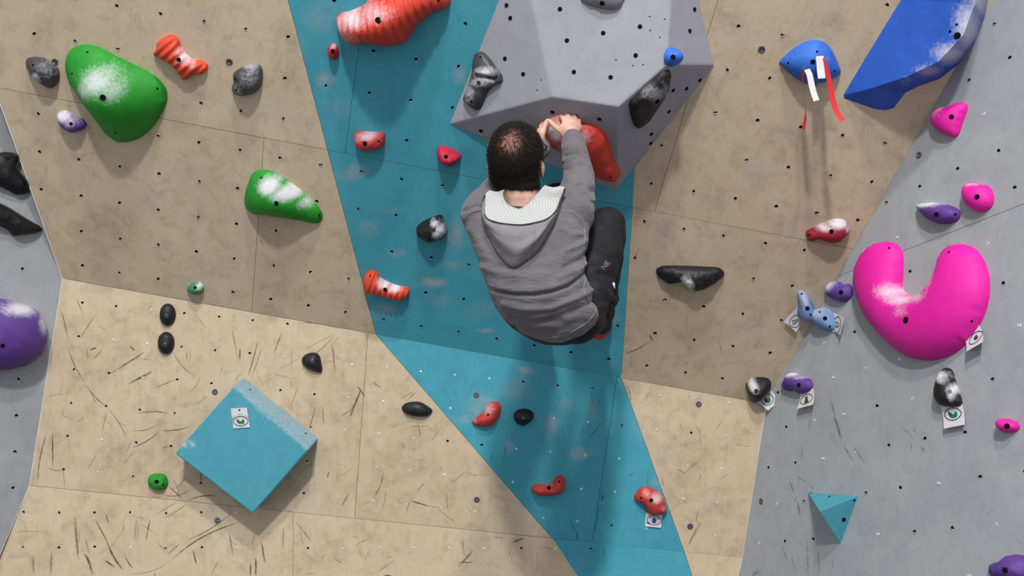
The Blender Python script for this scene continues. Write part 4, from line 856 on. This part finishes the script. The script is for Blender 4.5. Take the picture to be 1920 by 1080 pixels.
# ------------------------------------------------------------------ printed cards and tape
def ribbon_strip(pts, wd):
    """flat strip in card coordinates (s, t) along pts"""
    V = []; n = len(pts)
    for i in range(n):
        a = Vector(pts[max(0, i - 1)]); b = Vector(pts[min(n - 1, i + 1)]); d = (b - a).normalized(); nn = Vector((-d.y, d.x)) * wd / 2
        V += [Vector(pts[i]) + nn, Vector(pts[i]) - nn]
    return V, [(2 * i, 2 * i + 1, 2 * i + 3, 2 * i + 2) for i in range(n - 1)]
def card(label, pl, quad, kind, curl=0.02, lift=0.003, eye=(0.5, 0.5, 0.42, 0.3), rot=0.0, curlmode='bottom', bow=0.0, y0=None):
    """quad: pixel corners top-left, top-right, bottom-right, bottom-left"""
    q = [pl.at(*p) if y0 is None else W(p[0], p[1], y0) for p in quad]
    def S(s, t, off=0.0):
        P = (q[0] * (1 - s) + q[1] * s) * (1 - t) + (q[3] * (1 - s) + q[2] * s) * t
        c = curl * (t ** 2 if curlmode == 'bottom' else (s ** 2 if curlmode == 'right' else (1 - s) ** 2)) + bow * 4 * s * (1 - s)
        return P + pl.n * (lift + c + off)
    N = 8; V = [S(i / N, j / N) for j in range(N + 1) for i in range(N + 1)]; k = len(V)
    V += [S(i / N, j / N, -0.0008) for j in range(N + 1) for i in range(N + 1)]
    Fs = []
    for j in range(N):
        for i in range(N):
            a = j * (N + 1) + i; f = (a, a + N + 1, a + N + 2, a + 1); Fs.append(f); Fs.append(tuple(x + k for x in f[::-1]))
    rim = [i for i in range(N + 1)] + [(j + 1) * (N + 1) - 1 for j in range(1, N + 1)] + [N * (N + 1) + i for i in range(N - 1, -1, -1)] + [j * (N + 1) for j in range(N - 1, 0, -1)]
    for i in range(len(rim)): a, b = rim[i], rim[(i + 1) % len(rim)]; Fs.append((a, b, b + k, a + k))
    o = mk('route_card', V, Fs, M['paper'], smooth=False)
    tag(o, label, 'route card')
    def pr(name, pts2, faces, mat):
        return mk(name, [S(p[0], p[1], 0.0012) for p in pts2], faces, M[mat], o)
    ex, ey, ew, eh = eye; c, s_ = math.cos(rot), math.sin(rot)
    def E(a, b): return (ex + a * ew * c - b * eh * s_, ey + a * ew * s_ + b * eh * c)
    n = 14; arc = lambda sg: [E(math.cos(math.pi * i / n), sg * math.sin(math.pi * i / n) ** 1.3) for i in range(n + 1)]
    Va, Fa = ribbon_strip(arc(-1), 0.035); Vb, Fb = ribbon_strip(arc(1), 0.035)
    pr('eye_outline', Va + Vb, Fa + [tuple(x + len(Va) for x in f) for f in Fb], 'ink')
    def poly(name, pts, mat): pr(name, [E(*p) for p in pts], [tuple(range(len(pts)))], mat)
    def leaf(x0, y0, x1, y1, wd, mat, name='leaf_print'):
        a = Vector((x0, y0)); b = Vector((x1, y1)); nn = Vector((-(b - a).y, (b - a).x)) * wd; m = 8; L1, L2 = [], []
        for i in range(m + 1):
            t = i / m; w_ = math.sin(math.pi * t ** 1.3) ; L1.append(a.lerp(b, t) + nn * w_); L2.append(a.lerp(b, t) - nn * w_)
        poly(name, [tuple(v) for v in L1] + [tuple(v) for v in L2[-2:0:-1]], mat)
    if kind == 'leaf': leaf(-0.55, -0.62, -0.02, 0.7, 0.17, 'leaf2'); leaf(0.45, -0.5, 0.14, 0.72, 0.2, 'leaf')
    if kind == 'leafgreen': leaf(-0.55, -0.6, -0.05, 0.65, 0.17, 'leaf'); leaf(0.4, -0.45, 0.14, 0.68, 0.22, 'leaf')
    if kind == 'drop':
        poly('drop_print', [(0.02, -0.75)] + [(0.02 + 0.3 * math.sin(t), 0.22 - 0.42 * math.cos(t)) for t in [0.9 + (2 * math.pi - 1.8) * i / 14 for i in range(15)]], 'drop')
        poly('arrow_print', [(-1.05, 0.55), (-0.85, 0.5), (-0.82, 0.62), (-0.5, 0.92), (-0.56, 1.02), (-0.88, 0.76), (-0.95, 0.85)], 'ink')
    if kind == 'olive':
        poly('stone_print', [(-0.25, 0.8), (-0.35, 0.55), (-0.2, 0.3), (-0.3, 0.05), (-0.2, -0.1), (-0.28, -0.4), (-0.15, -0.65), (0.1, -0.6), (0.15, -0.3), (0.1, -0.1), (0.25, 0.05), (0.25, 0.35), (0.42, 0.5), (0.4, 0.75)], 'olive')
    if kind == 'brown': poly('rock_print', [(-0.2, 0.35), (-0.25, -0.3), (0.25, -0.5), (0.35, 0.25), (0.05, 0.5)], 'brown')
    if kind == 'outline':
        Vc, Fc = ribbon_strip([E(*p) for p in [(-0.35, 0.5), (-0.15, -0.45), (0.05, -0.5), (0.3, 0.2), (0.4, 0.55), (0.0, 0.45), (-0.35, 0.5)]], 0.035); pr('sketch_print', Vc, Fc, 'ink')
        Vc, Fc = ribbon_strip([E(*p) for p in [(-0.1, 0.1), (0.1, -0.1), (0.2, 0.3)]], 0.03); pr('sketch_print', Vc, Fc, 'ink')
    return o, pr, E
card('pale card with a sketched shape in an eye, taped behind the comma-shaped hold', UP, [(1497, 574), (1506, 601), (1492, 619), (1469, 599)], 'outline', 0.014, eye=(0.55, 0.55, 0.34, 0.42), rot=0.5, curlmode='bottom')
card('white card with a sketched eye, curling out behind the egg-shaped hold', RIGHT, [(1560, 585), (1592, 597), (1585, 630), (1558, 620)], 'outline', 0.02, eye=(0.52, 0.55, 0.46, 0.3), rot=1.57, curlmode='right')
card('curled white card with a brown rock print beside the horseshoe\'s flank', RIGHT, [(1806, 626), (1836, 606), (1858, 644), (1827, 662)], 'brown', 0.03, lift=0.004, eye=(0.6, 0.55, 0.42, 0.24), rot=-0.2, curlmode='bottom')[0]
CORNER = Plane(W(1440, 750, -0.026), (MID.n + RIGHT.n))
card('white card with green leaves tilted under the helmet-shaped hold', CORNER, [(1443, 728), (1463, 750), (1442, 770), (1420, 752)], 'leaf', 0.006, lift=0.004, eye=(0.44, 0.52, 0.36, 0.36), rot=-0.8)
card('white card with an olive stone print under the three-lobed purple hold', RIGHT, [(1501, 737), (1526, 728), (1534, 760), (1504, 768)], 'olive', 0.022, eye=(0.5, 0.53, 0.42, 0.30), rot=0.0)
card('white card with green leaves under the black tooth-shaped hold', RIGHT, [(1765, 761), (1805, 757), (1816, 797), (1777, 805)], 'leaf', 0.014, eye=(0.5, 0.42, 0.40, 0.28))
card('white card with a blue drop in an eye under the red boot-shaped hold', MID, [(1211, 961), (1241, 964), (1239, 989), (1209, 986)], 'drop', 0.004, eye=(0.53, 0.50, 0.44, 0.34))
oc, pr, E = card('white card with green leaves screwed to the teal diamond box', MID, [(433, 766), (463, 764), (469, 801), (438, 803)], 'leafgreen', 0.002, lift=0.002, eye=(0.5, 0.66, 0.46, 0.24), y0=-0.14)
rnd = random.Random(3); V = []; Fs = []
for i in range(26):                      # the tiny unreadable arched line of print
    if i in (8, 9, 17, 18): continue
    a = math.pi * (0.92 - 0.84 * i / 25); p = (0.5 + 0.5 * math.cos(a), 0.66 - 0.33 * math.sin(a) ** 0.85)
    w_, h_ = 0.011, rnd.uniform(0.015, 0.032); k = len(V)
    V += [(p[0] - w_, p[1] - h_), (p[0] + w_, p[1] - h_), (p[0] + w_, p[1] + h_ * 0.5), (p[0] - w_, p[1] + h_ * 0.5)]; Fs.append((k, k + 1, k + 2, k + 3))
pr('arched_print', V, Fs, 'ink')
n = 10; pr('screw', [(0.52 + 0.06 * math.cos(2 * math.pi * i / n), 0.10 + 0.045 * math.sin(2 * math.pi * i / n)) for i in range(n)], [tuple(range(n))], 'black')

def tape_mesh(name, pts, wd, mat, parent, twist=None):
    """pts: (px, py, y); strip of width wd metres, held level across x"""
    V = []; P = [W(*p) for p in pts]; n = len(P)
    for i in range(n):
        a = twist[i] if twist else 0.0; d = Vector((math.cos(a), math.sin(a), 0)) * wd / 2
        t = (P[min(i + 1, n - 1)] - P[max(i - 1, 0)]).normalized(); d = d - t * d.dot(t)
        V += [P[i] - d, P[i] + d]
    b = len(V); V += [v + Vector((0, 0.0008, 0)) for v in V]
    Fs = [(2 * i, 2 * i + 1, 2 * i + 3, 2 * i + 2) for i in range(n - 1)]; Fs += [tuple(x + b for x in f[::-1]) for f in Fs]
    Fs += [(2 * i, 2 * i + 2, 2 * i + 2 + b, 2 * i + b) for i in range(n - 1)] + [(2 * i + 1, 2 * i + 1 + b, 2 * i + 3 + b, 2 * i + 3) for i in range(n - 1)]
    return mk(name, V, Fs, M[mat], parent, smooth=False)
ys = UP.at(1535, 110).y - 0.075
t1 = empty('tape_strip', W(1540, 106, ys)); tag(t1, 'red and white tape hanging straight off the blue shield hold, flaring red end', 'tape')
tape_mesh('white_backing', [(1537, 105, ys - .004), (1538, 118, ys - .006), (1539, 132, ys - .008), (1541, 147, ys - .012)], 0.0255, 'paper', t1)
tape_mesh('red_face', [(1545, 109, ys), (1549, 122, ys - .004), (1553, 140, ys - .006), (1557, 162, ys - .01), (1561, 184, ys - .016), (1566, 203, ys - .024), (1573, 217, ys - .034), (1581, 226, ys - .046)], 0.021, 'redtape', t1, [0.9, 0.7, 0.5, 0.35, 0.3, 0.25, 0.1, 0.0])
t2 = empty('tape_strip', W(1510, 130, ys)); tag(t2, 'red and white tape looped over itself below the blue shield hold', 'tape')
tape_mesh('white_backing', [(1513, 130, ys - .012), (1518, 140, ys - .02), (1521, 155, ys - .024), (1525, 172, ys - .028), (1531, 189, ys - .034)], 0.0205, 'paper', t2)
tape_mesh('red_face', [(1513, 130, ys - .010), (1508, 133, ys - .004), (1505, 143, ys), (1505, 158, ys), (1508, 180, ys), (1511, 205, ys), (1510, 224, ys), (1506, 243, ys)], 0.017, 'redtape', t2, [0.2, 0.6, 1.0, 1.25, 1.25, 1.2, 0.8, 0.6])
tape_mesh('red_tip', [(1530, 188, ys - .035), (1537, 189, ys - .03), (1543, 189, ys - .02)], 0.004, 'redtape', t2, [1.2, 1.2, 1.2])

# ------------------------------------------------------------------ T-nuts, washers, scuffs, chalk dust
def lathe_mesh(name, prof, mats, fmk, n=10):
    V = [(a * math.cos(2 * math.pi * i / n), a * math.sin(2 * math.pi * i / n), b) for a, b in prof for i in range(n)]; Fs = []; fm = []
    for k in range(len(prof) - 1):
        for i in range(n): Fs.append((k * n + i, k * n + (i + 1) % n, (k + 1) * n + (i + 1) % n, (k + 1) * n + i)); fm.append(fmk[k])
    Fs.append(tuple((len(prof) - 1) * n + i for i in range(n))); fm.append(fmk[-1])
    me = bpy.data.meshes.new(name); me.from_pydata(V, [], Fs)
    for m in mats: me.materials.append(m)
    me.polygons.foreach_set('material_index', fm); return me
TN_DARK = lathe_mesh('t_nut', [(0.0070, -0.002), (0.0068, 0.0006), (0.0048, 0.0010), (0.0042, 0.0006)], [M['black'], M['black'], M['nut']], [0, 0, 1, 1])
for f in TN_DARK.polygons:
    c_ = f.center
    if 0.004 < math.hypot(c_.x, c_.y) < 0.0064 and c_.y < -0.0035 and f.normal.z > 0.5: f.material_index = 2  # glint on the lower lip, painted as a pale crescent
TN_LIT = lathe_mesh('t_nut_lit', [(0.0062, -0.002), (0.0060, 0.0008), (0.0050, 0.0014), (0.0042, 0.0006), (0.0018, 0.0010)], [M['nut'], M['black']], [0, 0, 0, 0, 1])  # pale copy of the nut, lamp gleam put into its colour
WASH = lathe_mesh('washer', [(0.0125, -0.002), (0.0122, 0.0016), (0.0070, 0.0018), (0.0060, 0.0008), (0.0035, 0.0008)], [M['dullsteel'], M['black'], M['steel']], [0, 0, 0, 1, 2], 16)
def place(me, name, pl, px, py, parent, jit=0.0):
    o = bpy.data.objects.new(name, me); COL.objects.link(o); P = pl.at(px, py)
    o.parent = parent; o.location = P - ORG[parent.name]
    if pl in (MID, BASE) and name == 't_nut': o.scale = (0.82, 0.82, 1)
    nr = pl.n + Vector((random.uniform(-jit, jit), 0, random.uniform(-jit, jit)))
    o.rotation_euler = nr.to_track_quat('Z', 'Y').to_euler(); return o
def panel_at(pl, px, py):
    for o, q, poly in PANELS:
        if q is pl and inpoly((px, py), poly): return o
    return None
VOLOUT = [(842, 233), (935, 0), (975, -100), (1310, -100), (1310, 0), (1340, 122), (1155, 360)]
def lattice(pl, p00, pa, na, pb, nb_, lit, ra, rb, jit=0.35):
    o = pl.uv(pl.at(*p00)); a = (Vector(pl.uv(pl.at(*pa))) - Vector(o)) / na; b = (Vector(pl.uv(pl.at(*pb))) - Vector(o)) / nb_
    cnt = 0
    for i in range(*ra):
        for j in range(*rb):
            q = Vector(o) + a * i + b * j + Vector((random.gauss(0, 0.0012), random.gauss(0, 0.0012)))
            px, py = proj(pl.xyz(q.x, q.y))
            if not (-40 < px < 1960 and -40 < py < 1120): continue
            pn = panel_at(pl, px, py)
            if pn is None or any(panel_at(pl, px + dx, py + dy) is not pn for dx, dy in ((7, 0), (-7, 0), (0, 7), (0, -7))) or any(inpoly((px + dx, py + dy), pg) for pg in OUTL for dx, dy in ((0, 0), (5, 0), (-5, 0), (0, 5), (0, -5))): continue
            if pl is UP and inpoly((px, py), VOLOUT): continue
            if random.random() < 0.02: continue
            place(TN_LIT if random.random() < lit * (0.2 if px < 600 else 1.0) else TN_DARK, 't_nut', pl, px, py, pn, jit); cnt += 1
    return cnt
nt = lattice(UP, (296, 523), (578, 573), 4, (300, 26), 7, 0.0, (-5, 26), (-3, 14))
nt += lattice(MID, (718, 752), (1019 + 20, 972 - 187), 5, (698, 939), 3, 0.75, (-11, 13), (-5, 6))
nt += lattice(BASE, (44, 1026), (909, 1028), 13, (44, 961), -1, 0.8, (-2, 24), (-2, 3))
nt += lattice(RIGHT, (1624, 923), (1838, 895), 3, (1583, 776), 2, 0.4, (-4, 10), (-4, 14))
nt += lattice(LEFT, (28, 847), (95, 855), 1, (31, 779), 1, 0.3, (-3, 3), (-5, 12))
print('t-nuts', nt)
for pl, px, py in [(UP, 1428, 93), (UP, 103, 116), (UP, 430, 116), (MID, 403, 735), (BASE, 408, 976), (MID, 894, 937), (MID, 1310, 758), (MID, 1294, 987), (MID, 893, 741), (RIGHT, 1427, 940), (RIGHT, 1723, 291)]:
    pn = panel_at(pl, px, py)
    if pn: place(WASH, 'washer', pl, px, py, pn)
class Decal:
    def __init__(s): s.V = []; s.F = []; s.a = []
    def stroke(s, pl, pts, wd, al, off=0.0006):
        pts = [Vector(p) for p in pts]; n = len(pts); k = len(s.V)
        for i, p in enumerate(pts):
            d = (pts[min(i + 1, n - 1)] - pts[max(i - 1, 0)]).normalized(); nn = Vector((-d.y, d.x)) * wd / 2
            t = i / (n - 1); e = al * min(1, 4 * t + 0.05, 4 * (1 - t) + 0.05)
            for j, q in ((0, p + nn), (e, p), (0, p - nn)): s.V.append(pl.at(q.x, q.y, off)); s.a.append(j)
            if i:
                b = k + 3 * i; s.F += [(b - 3, b - 2, b + 1, b), (b - 2, b - 1, b + 2, b + 1)]
    def blot(s, pl, cx, cy, rx, ry, al, off=0.0004, rot=0.0):
        k = len(s.V); R, N = 5, 18; s.V.append(pl.at(cx, cy, off)); s.a.append(al)
        for r in range(1, R + 1):
            for i in range(N):
                t = 2 * math.pi * i / N; x, y = rx * r / R * math.cos(t), ry * r / R * math.sin(t)
                s.V.append(pl.at(cx + x * math.cos(rot) - y * math.sin(rot), cy + x * math.sin(rot) + y * math.cos(rot), off)); s.a.append(al * math.cos(math.pi / 2 * r / R) ** 1.2)
        for i in range(N): s.F.append((k, k + 1 + i, k + 1 + (i + 1) % N))
        for r in range(R - 1):
            for i in range(N): a = k + 1 + r * N; s.F.append((a + i, a + N + i, a + N + (i + 1) % N, a + (i + 1) % N))
    def build(s, name, mat, parent):
        if s.V: tag(mk(name, s.V, s.F, M[mat], parent, attrs={'a': s.a}), kind='stuff')
DEC = {}
def dec(pl, px, py, mat, name):
    pn = panel_at(pl, px, py)
    if pn is None: return None
    return DEC.setdefault((pn.name, mat), [Decal(), pn, name])[0]
def curve(p0, p1, bend=0.0, n=7):
    p0, p1 = Vector(p0), Vector(p1); d = p1 - p0; nn = Vector((-d.y, d.x))
    return [p0.lerp(p1, i / n) + nn * bend * math.sin(math.pi * i / n) for i in range(n + 1)]
def scuff(pl, p0, p1, wd=2.5, al=0.8, bend=0.0, mat=None):
    pn = panel_at(pl, *p0)
    if pn is None: return
    teal = 'teal' in pn.name; mat = mat or ('scuffteal' if teal else ('scuffgrey' if 'grey' in pn.name else 'scuff'))
    dec(pl, p0[0], p0[1], mat, 'scuff_marks').stroke(pl, curve(p0, p1, bend), wd * 1.25, min(1.0, al * 1.1))
def z3(l, ox, oy): return [((a / 3 + ox, b / 3 + oy), (c / 3 + ox, d / 3 + oy), w_, al, bd) for a, b, c, d, w_, al, bd in l]
for s in z3([(480, 0, 600, 130, 2, .7, .05), (600, 130, 710, 300, 1.6, .6, -.05), (600, 150, 575, 270, 2, .5, 0), (770, 165, 960, 168, 2.2, .7, -.06), (740, 360, 900, 262, 2, .8, .06), (900, 262, 1070, 240, 2.2, .8, .05),
             (745, 262, 890, 225, 2, .6, .1), (265, 270, 210, 565, 3, .6, .04), (295, 270, 297, 470, 3, .75, 0), (262, 468, 355, 488, 2, .6, .08), (640, 200, 720, 245, 1.6, .4, 0), (950, 575, 1025, 645, 2.4, .75, .0),
             (910, 625, 1080, 590, 1.8, .6, .12), (1040, 520, 980, 590, 2, .6, -.1), (1050, 655, 1225, 628, 2.2, .8, -.06), (430, 215, 480, 185, 2, .5, 0), (1260, 40, 1320, 20, 1.5, .3, 0), (1100, 120, 1180, 60, 1.6, .35, 0),
             (1740, 255, 1775, 130, 2, .6, 0), (1815, 130, 1820, 240, 3, .4, 0), (1630, 140, 1680, 10, 1.6, .45, 0), (710, 390, 740, 320, 3, .3, 0), (1140, 480, 1135, 560, 3, .6, .1), (1840, 530, 1850, 490, 3, .6, 0), (350, 145, 355, 180, 2, .4, 0)], 0, 720): scuff(MID, *s)
for s in z3([(420, 740, 440, 1000, 5, .55, 0), (535, 760, 610, 900, 2.6, .8, 0), (600, 880, 690, 1045, 4, .85, .05), (590, 990, 650, 1035, 3, .95, 0), (475, 950, 520, 1075, 5, .75, -.05), (595, 730, 612, 790, 4, .6, 0), (290, 940, 285, 1075, 5, .45, 0),
             (185, 960, 190, 1075, 4, .4, 0), (845, 760, 820, 880, 2.6, .7, 0), (1165, 670, 920, 900, 2, .75, .04), (1320, 710, 1050, 880, 1.8, .75, -.05), (1350, 775, 960, 990, 2.6, 1., .06), (1085, 930, 1105, 1020, 3, .75, 0), (1470, 880, 1490, 1010, 4, .6, 0), (1440, 975, 1438, 1079, 4, .95, 0), (1410, 1000, 1408, 1079, 4, .85, 0),
             (700, 960, 750, 1040, 3, .6, .05), (720, 1070, 960, 1000, 1.6, .5, .08), (1660, 770, 1755, 890, 2, .6, 0), (770, 750, 755, 890, 4, .3, 0), (1290, 840, 1310, 960, 3, .45, 0), (1595, 800, 1590, 930, 3, .4, 0), (700, 790, 690, 830, 3, .4, 0), (60, 840, 250, 835, 1.6, .35, -.05), (1000, 660, 870, 740, 2, .5, 0), (1060, 670, 930, 760, 1.8, .5, 0), (1190, 1070, 1230, 990, 3, .35, 0), (780, 780, 770, 900, 2, .4, 0), (480, 860, 500, 960, 3, .4, 0), (940, 960, 1010, 900, 2.4, .6, 0)], 0, 720): scuff(BASE, *s)
for s in z3([(430, 600, 465, 680, 2, .5, 0), (345, 660, 385, 830, 2.2, .6, 0), (385, 880, 480, 1075, 2, .7, .05), (540, 685, 450, 820, 1.8, .55, 0), (500, 890, 545, 875, 4, .7, 0), (575, 885, 520, 945, 2, .5, 0), (730, 865, 760, 895, 3, .7, 0), (815, 900, 655, 1000, 4, .65, 0), (655, 1000, 610, 1028, 2, .6, 0),
             (860, 1008, 720, 1080, 4, .8, 0), (970, 890, 1090, 1035, 1.8, .5, .08), (1100, 690, 1160, 770, 1.8, .45, 0), (1305, 770, 1330, 900, 3, .45, 0), (1455, 830, 1395, 1040, 2.4, .65, 0), (1475, 870, 1415, 1050, 2.2, .5, 0), (1585, 790, 1540, 910, 3, .5, 0), (1870, 860, 1885, 1010, 3.5, .5, 0), (1690, 960, 1880, 810, 2, .5, .05), (1680, 735, 1915, 770, 2, .7, -.05), (1700, 890, 1900, 790, 1.6, .4, 0), (550, 750, 600, 780, 1.6, .45, 0), (1050, 900, 1052, 950, 3, .4, 0), (1640, 880, 1640, 1000, 2, .3, 0), (1560, 1000, 1700, 930, 1.6, .35, 0), (1350, 880, 1348, 945, 3, .8, 0)], 0, 360): scuff(MID, *s)
for s in z3([(115, 20, 45, 190, 4, .75, 0), (90, 10, 135, 75, 3, .65, 0), (0, 180, 75, 130, 2.2, .6, 0), (420, 45, 360, 100, 2, .5, 0), (430, 220, 448, 300, 2, .65, 0), (370, 240, 500, 235, 2, .35, 0), (240, 490, 175, 650, 2.2, .6, -.06), (385, 655, 500, 690, 3, .8, 0), (500, 690, 560, 695, 1.6, .5, 0), (45, 610, 0, 690, 4, .4, 0), (255, 590, 235, 700, 2.4, .4, 0), (590, 610, 600, 720, 2, .4, 0),
             (540, 700, 640, 780, 1.8, .4, 0), (700, 490, 800, 515, 1.6, .4, .1), (430, 420, 450, 480, 1.6, .3, 0), (1280, 740, 1325, 850, 2.4, .6, 0), (1325, 820, 1328, 890, 4, .5, 0), (1450, 680, 1425, 840, 3, .5, 0), (1470, 620, 1465, 660, 5, .6, 0), (1500, 190, 1380, 330, 3, .45, .05), (930, 350, 920, 390, 4, .25, 0), (850, 380, 840, 450, 3, .4, 0), (1150, 780, 1170, 765, 3, .5, 0), (1255, 40, 1290, 90, 2, .3, 0), (1840, 190, 1870, 140, 2, .3, 0)], 640, 720): scuff(MID, *s)
for s in z3([(740, 940, 655, 1030, 4, .65, 0), (650, 1005, 745, 1003, 2.4, .6, 0), (1030, 865, 960, 892, 3, .8, 0), (680, 860, 690, 960, 5, .3, 0), (300, 990, 200, 1060, 2, .45, 0), (690, 950, 740, 1010, 2, .35, 0), (860, 860, 915, 868, 3, .4, 0), (1140, 915, 1190, 935, 2, .4, 0), (1830, 890, 1830, 1070, 4, .5, 0), (1480, 900, 1475, 1020, 3, .3, 0)], 640, 720): scuff(BASE, *s)
for s in z3([(830, 80, 860, 190, 3, .5, 0), (855, 180, 890, 310, 5.5, .75, 0), (900, 335, 960, 440, 3, .5, 0), (830, 270, 870, 350, 2, .4, 0), (955, 345, 1020, 440, 2.6, .5, 0), (715, 200, 712, 260, 4, .4, 0), (670, 350, 670, 430, 3, .4, 0), (600, 540, 630, 620, 3, .5, 0), (645, 660, 660, 740, 4, .7, 0), (640, 510, 710, 550, 2, .5, .1), (720, 575, 735, 590, 4, .6, 0), (640, 630, 630, 665, 3, .4, 0), (1225, 230, 1310, 320, 2.4, .45, 0), (1305, 240, 1300, 270, 4, .4, 0), (1285, 330, 1290, 375, 4, .35, 0), (1340, 350, 1360, 380, 3, .5, 0), (700, 880, 705, 1075, 3, .5, 0), (560, 910, 590, 1000, 3, .4, 0), (760, 920, 770, 1075, 2.4, .45, 0), (610, 960, 640, 1075, 2.4, .4, 0), (840, 980, 845, 1035, 4, .3, 0), (1755, 700, 1705, 735, 2, .35, 0), (1080, 750, 1110, 770, 2, .3, 0), (430, 1050, 390, 1078, 4, .4, 0), (1000, 880, 1070, 940, 1.6, .3, 0)], 1280, 720): scuff(RIGHT, *s)
for s in z3([(100, 770, 25, 920, 4, .45, 0), (110, 775, 60, 870, 2, .35, 0), (30, 60, 45, 90, 2, .3, 0), (200, 540, 270, 500, 1.6, .3, 0)], 1280, 720): scuff(MID, *s)
for s in z3([(450, 265, 485, 305, 2.4, .6, 0), (1500, 285, 1530, 265, 2, .5, 0)], 0, 360): pass
for s in z3([(1460, 265, 1485, 305, 2.4, .5, 0), (1500, 285, 1530, 265, 2, .4, 0), (420, 420, 450, 460, 1.6, .3, 0)], 0, 360): scuff(UP, *s)
for s in z3([(1590, 910, 1725, 845, 2.6, .65, .06), (1735, 800, 1750, 840, 4, .55, 0), (1680, 310, 1640, 390, 2, .4, 0)], 640, 360): scuff(UP, *s)
for s in z3([(415, 450, 425, 400, 2, .35, 0), (200, 830, 220, 900, 2, .35, 0), (400, 900, 430, 830, 2, .3, 0)], 1280, 360): scuff(UP, *s)
rs = random.Random(11)
for i in range(150):                     # fine background scuffs on the lower walls
    x, y = rs.uniform(70, 1400), rs.uniform(640, 1078); pl = MID if panel_at(MID, x, y) else BASE
    if panel_at(pl, x, y) is None: continue
    a = rs.choice([rs.gauss(1.5, 0.35), rs.gauss(-0.9, 0.3), rs.uniform(0, 3.1)]); l = rs.uniform(12, 46)
    q = (x + l * math.cos(a), y + l * math.sin(a))
    if panel_at(pl, *q): scuff(pl, (x, y), q, rs.uniform(1.2, 3), rs.uniform(0.15, 0.42), rs.uniform(-.1, .1))
def blot(pl, x, y, rx, ry, al, mat='chalkdust', rot=0.0):
    d = dec(pl, x, y, mat, 'chalk_dust' if mat == 'chalkdust' else 'grime_stains')
    if d: d.blot(pl, x, y, rx, ry, al, rot=rot)
for b in [(365, 30, 40, 22, .45), (430, 100, 34, 20, .5), (520, 210, 60, 40, .35), (480, 140, 40, 30, .3), (250, 70, 60, 30, .3), (60, 100, 40, 30, .25), (150, 260, 60, 30, .25), (360, 330, 60, 30, .35), (370, 400, 26, 30, .5), (445, 480, 26, 16, .8), (455, 410, 34, 14, .55), (365, 535, 30, 20, .8), (650, 575, 40, 14, .6), (590, 250, 40, 40, .3), (300, 370, 40, 20, .4), (560, 90, 30, 40, .25),
          (610, 150, 26, 24, .7), (600, 30, 40, 40, .5), (630, 200, 36, 30, .3), (860, 140, 16, 24, .8), (670, 320, 30, 20, .7), (650, 330, 40, 16, .4), (690, 430, 26, 22, .55), (810, 530, 34, 14, 1.0), (745, 475, 24, 12, .55), (855, 440, 22, 44, .7), (720, 580, 30, 14, .7), (830, 565, 40, 14, .4), (910, 620, 24, 8, .6), (740, 395, 34, 10, .35), (1150, 600, 14, 14, .5), (900, 580, 40, 20, .3), (1105, 350, 18, 6, .6), (850, 500, 26, 14, .4), (700, 20, 20, 20, .3),
          (1385, 55, 40, 34, .5), (1420, 320, 44, 30, .8), (1345, 380, 30, 18, .5), (1370, 140, 24, 30, .4), (1470, 250, 30, 20, .45), (1240, 440, 40, 50, .45), (1480, 425, 16, 30, .6), (1510, 400, 14, 40, .5), (1570, 408, 14, 8, .7), (1250, 690, 30, 20, .5), (1560, 30, 40, 20, .25), (1300, 180, 24, 50, .3), (1620, 230, 30, 30, .3), (1400, 600, 80, 50, .2), (1215, 520, 24, 40, .3)]: blot(UP, *b)
for b in [(900, 760, 40, 34, .5), (870, 785, 24, 14, .5), (1035, 800, 18, 34, .7), (1085, 850, 24, 20, .7), (1110, 770, 14, 30, .4), (955, 840, 14, 18, .7), (985, 695, 26, 12, .7), (970, 730, 40, 30, .35), (1250, 850, 30, 26, .6), (1230, 905, 16, 10, .7), (520, 690, 26, 14, .35), (1200, 800, 24, 40, .3), (1060, 760, 20, 20, .4)]: blot(MID, *b)
for b in [(1800, 735, 16, 26, 1.2), (1818, 740, 26, 40, .7), (1485, 865, 14, 14, .7), (1500, 905, 10, 20, .5), (1560, 690, 10, 34, .45, 'chalkdust', .8), (1860, 460, 50, 26, .4), (1735, 485, 40, 16, .5), (1900, 300, 40, 60, .3), (1660, 420, 40, 40, .3), (1555, 665, 16, 10, .5), (1790, 560, 60, 60, .15), (1700, 820, 120, 40, .15), (1880, 640, 30, 30, .35)]: blot(RIGHT, *b)
for b in [(372, 395, 14, 30, .4, 'grime'), (110, 55, 60, 30, .3, 'grime'), (240, 20, 60, 40, .3, 'grime'), (560, 150, 50, 60, .25, 'grime'), (1530, 330, 50, 90, .25, 'grime'), (1360, 30, 50, 40, .35, 'grime'), (200, 420, 80, 60, .2, 'grime'), (640, 560, 50, 40, .25, 'grime'), (1400, 480, 60, 40, .2, 'grime'), (1330, 640, 60, 40, .2, 'grime')]: blot(UP, *b)
for b in [(230, 860, 90, 50, .3, 'grime'), (300, 820, 60, 70, .35, 'grime'), (180, 700, 60, 60, .25, 'grime'), (780, 860, 60, 60, .3, 'grime'), (860, 930, 60, 50, .3, 'grime'), (1280, 870, 60, 60, .25, 'grime'), (1350, 950, 50, 60, .3, 'grime'), (640, 780, 60, 60, .2, 'grime'), (560, 900, 60, 60, .25, 'grime')]: blot(MID, *b)
for d, pn, nm in DEC.values():
    for (kk, mm) in [k for k in DEC if DEC[k][0] is d]: d.build(nm, mm, pn)
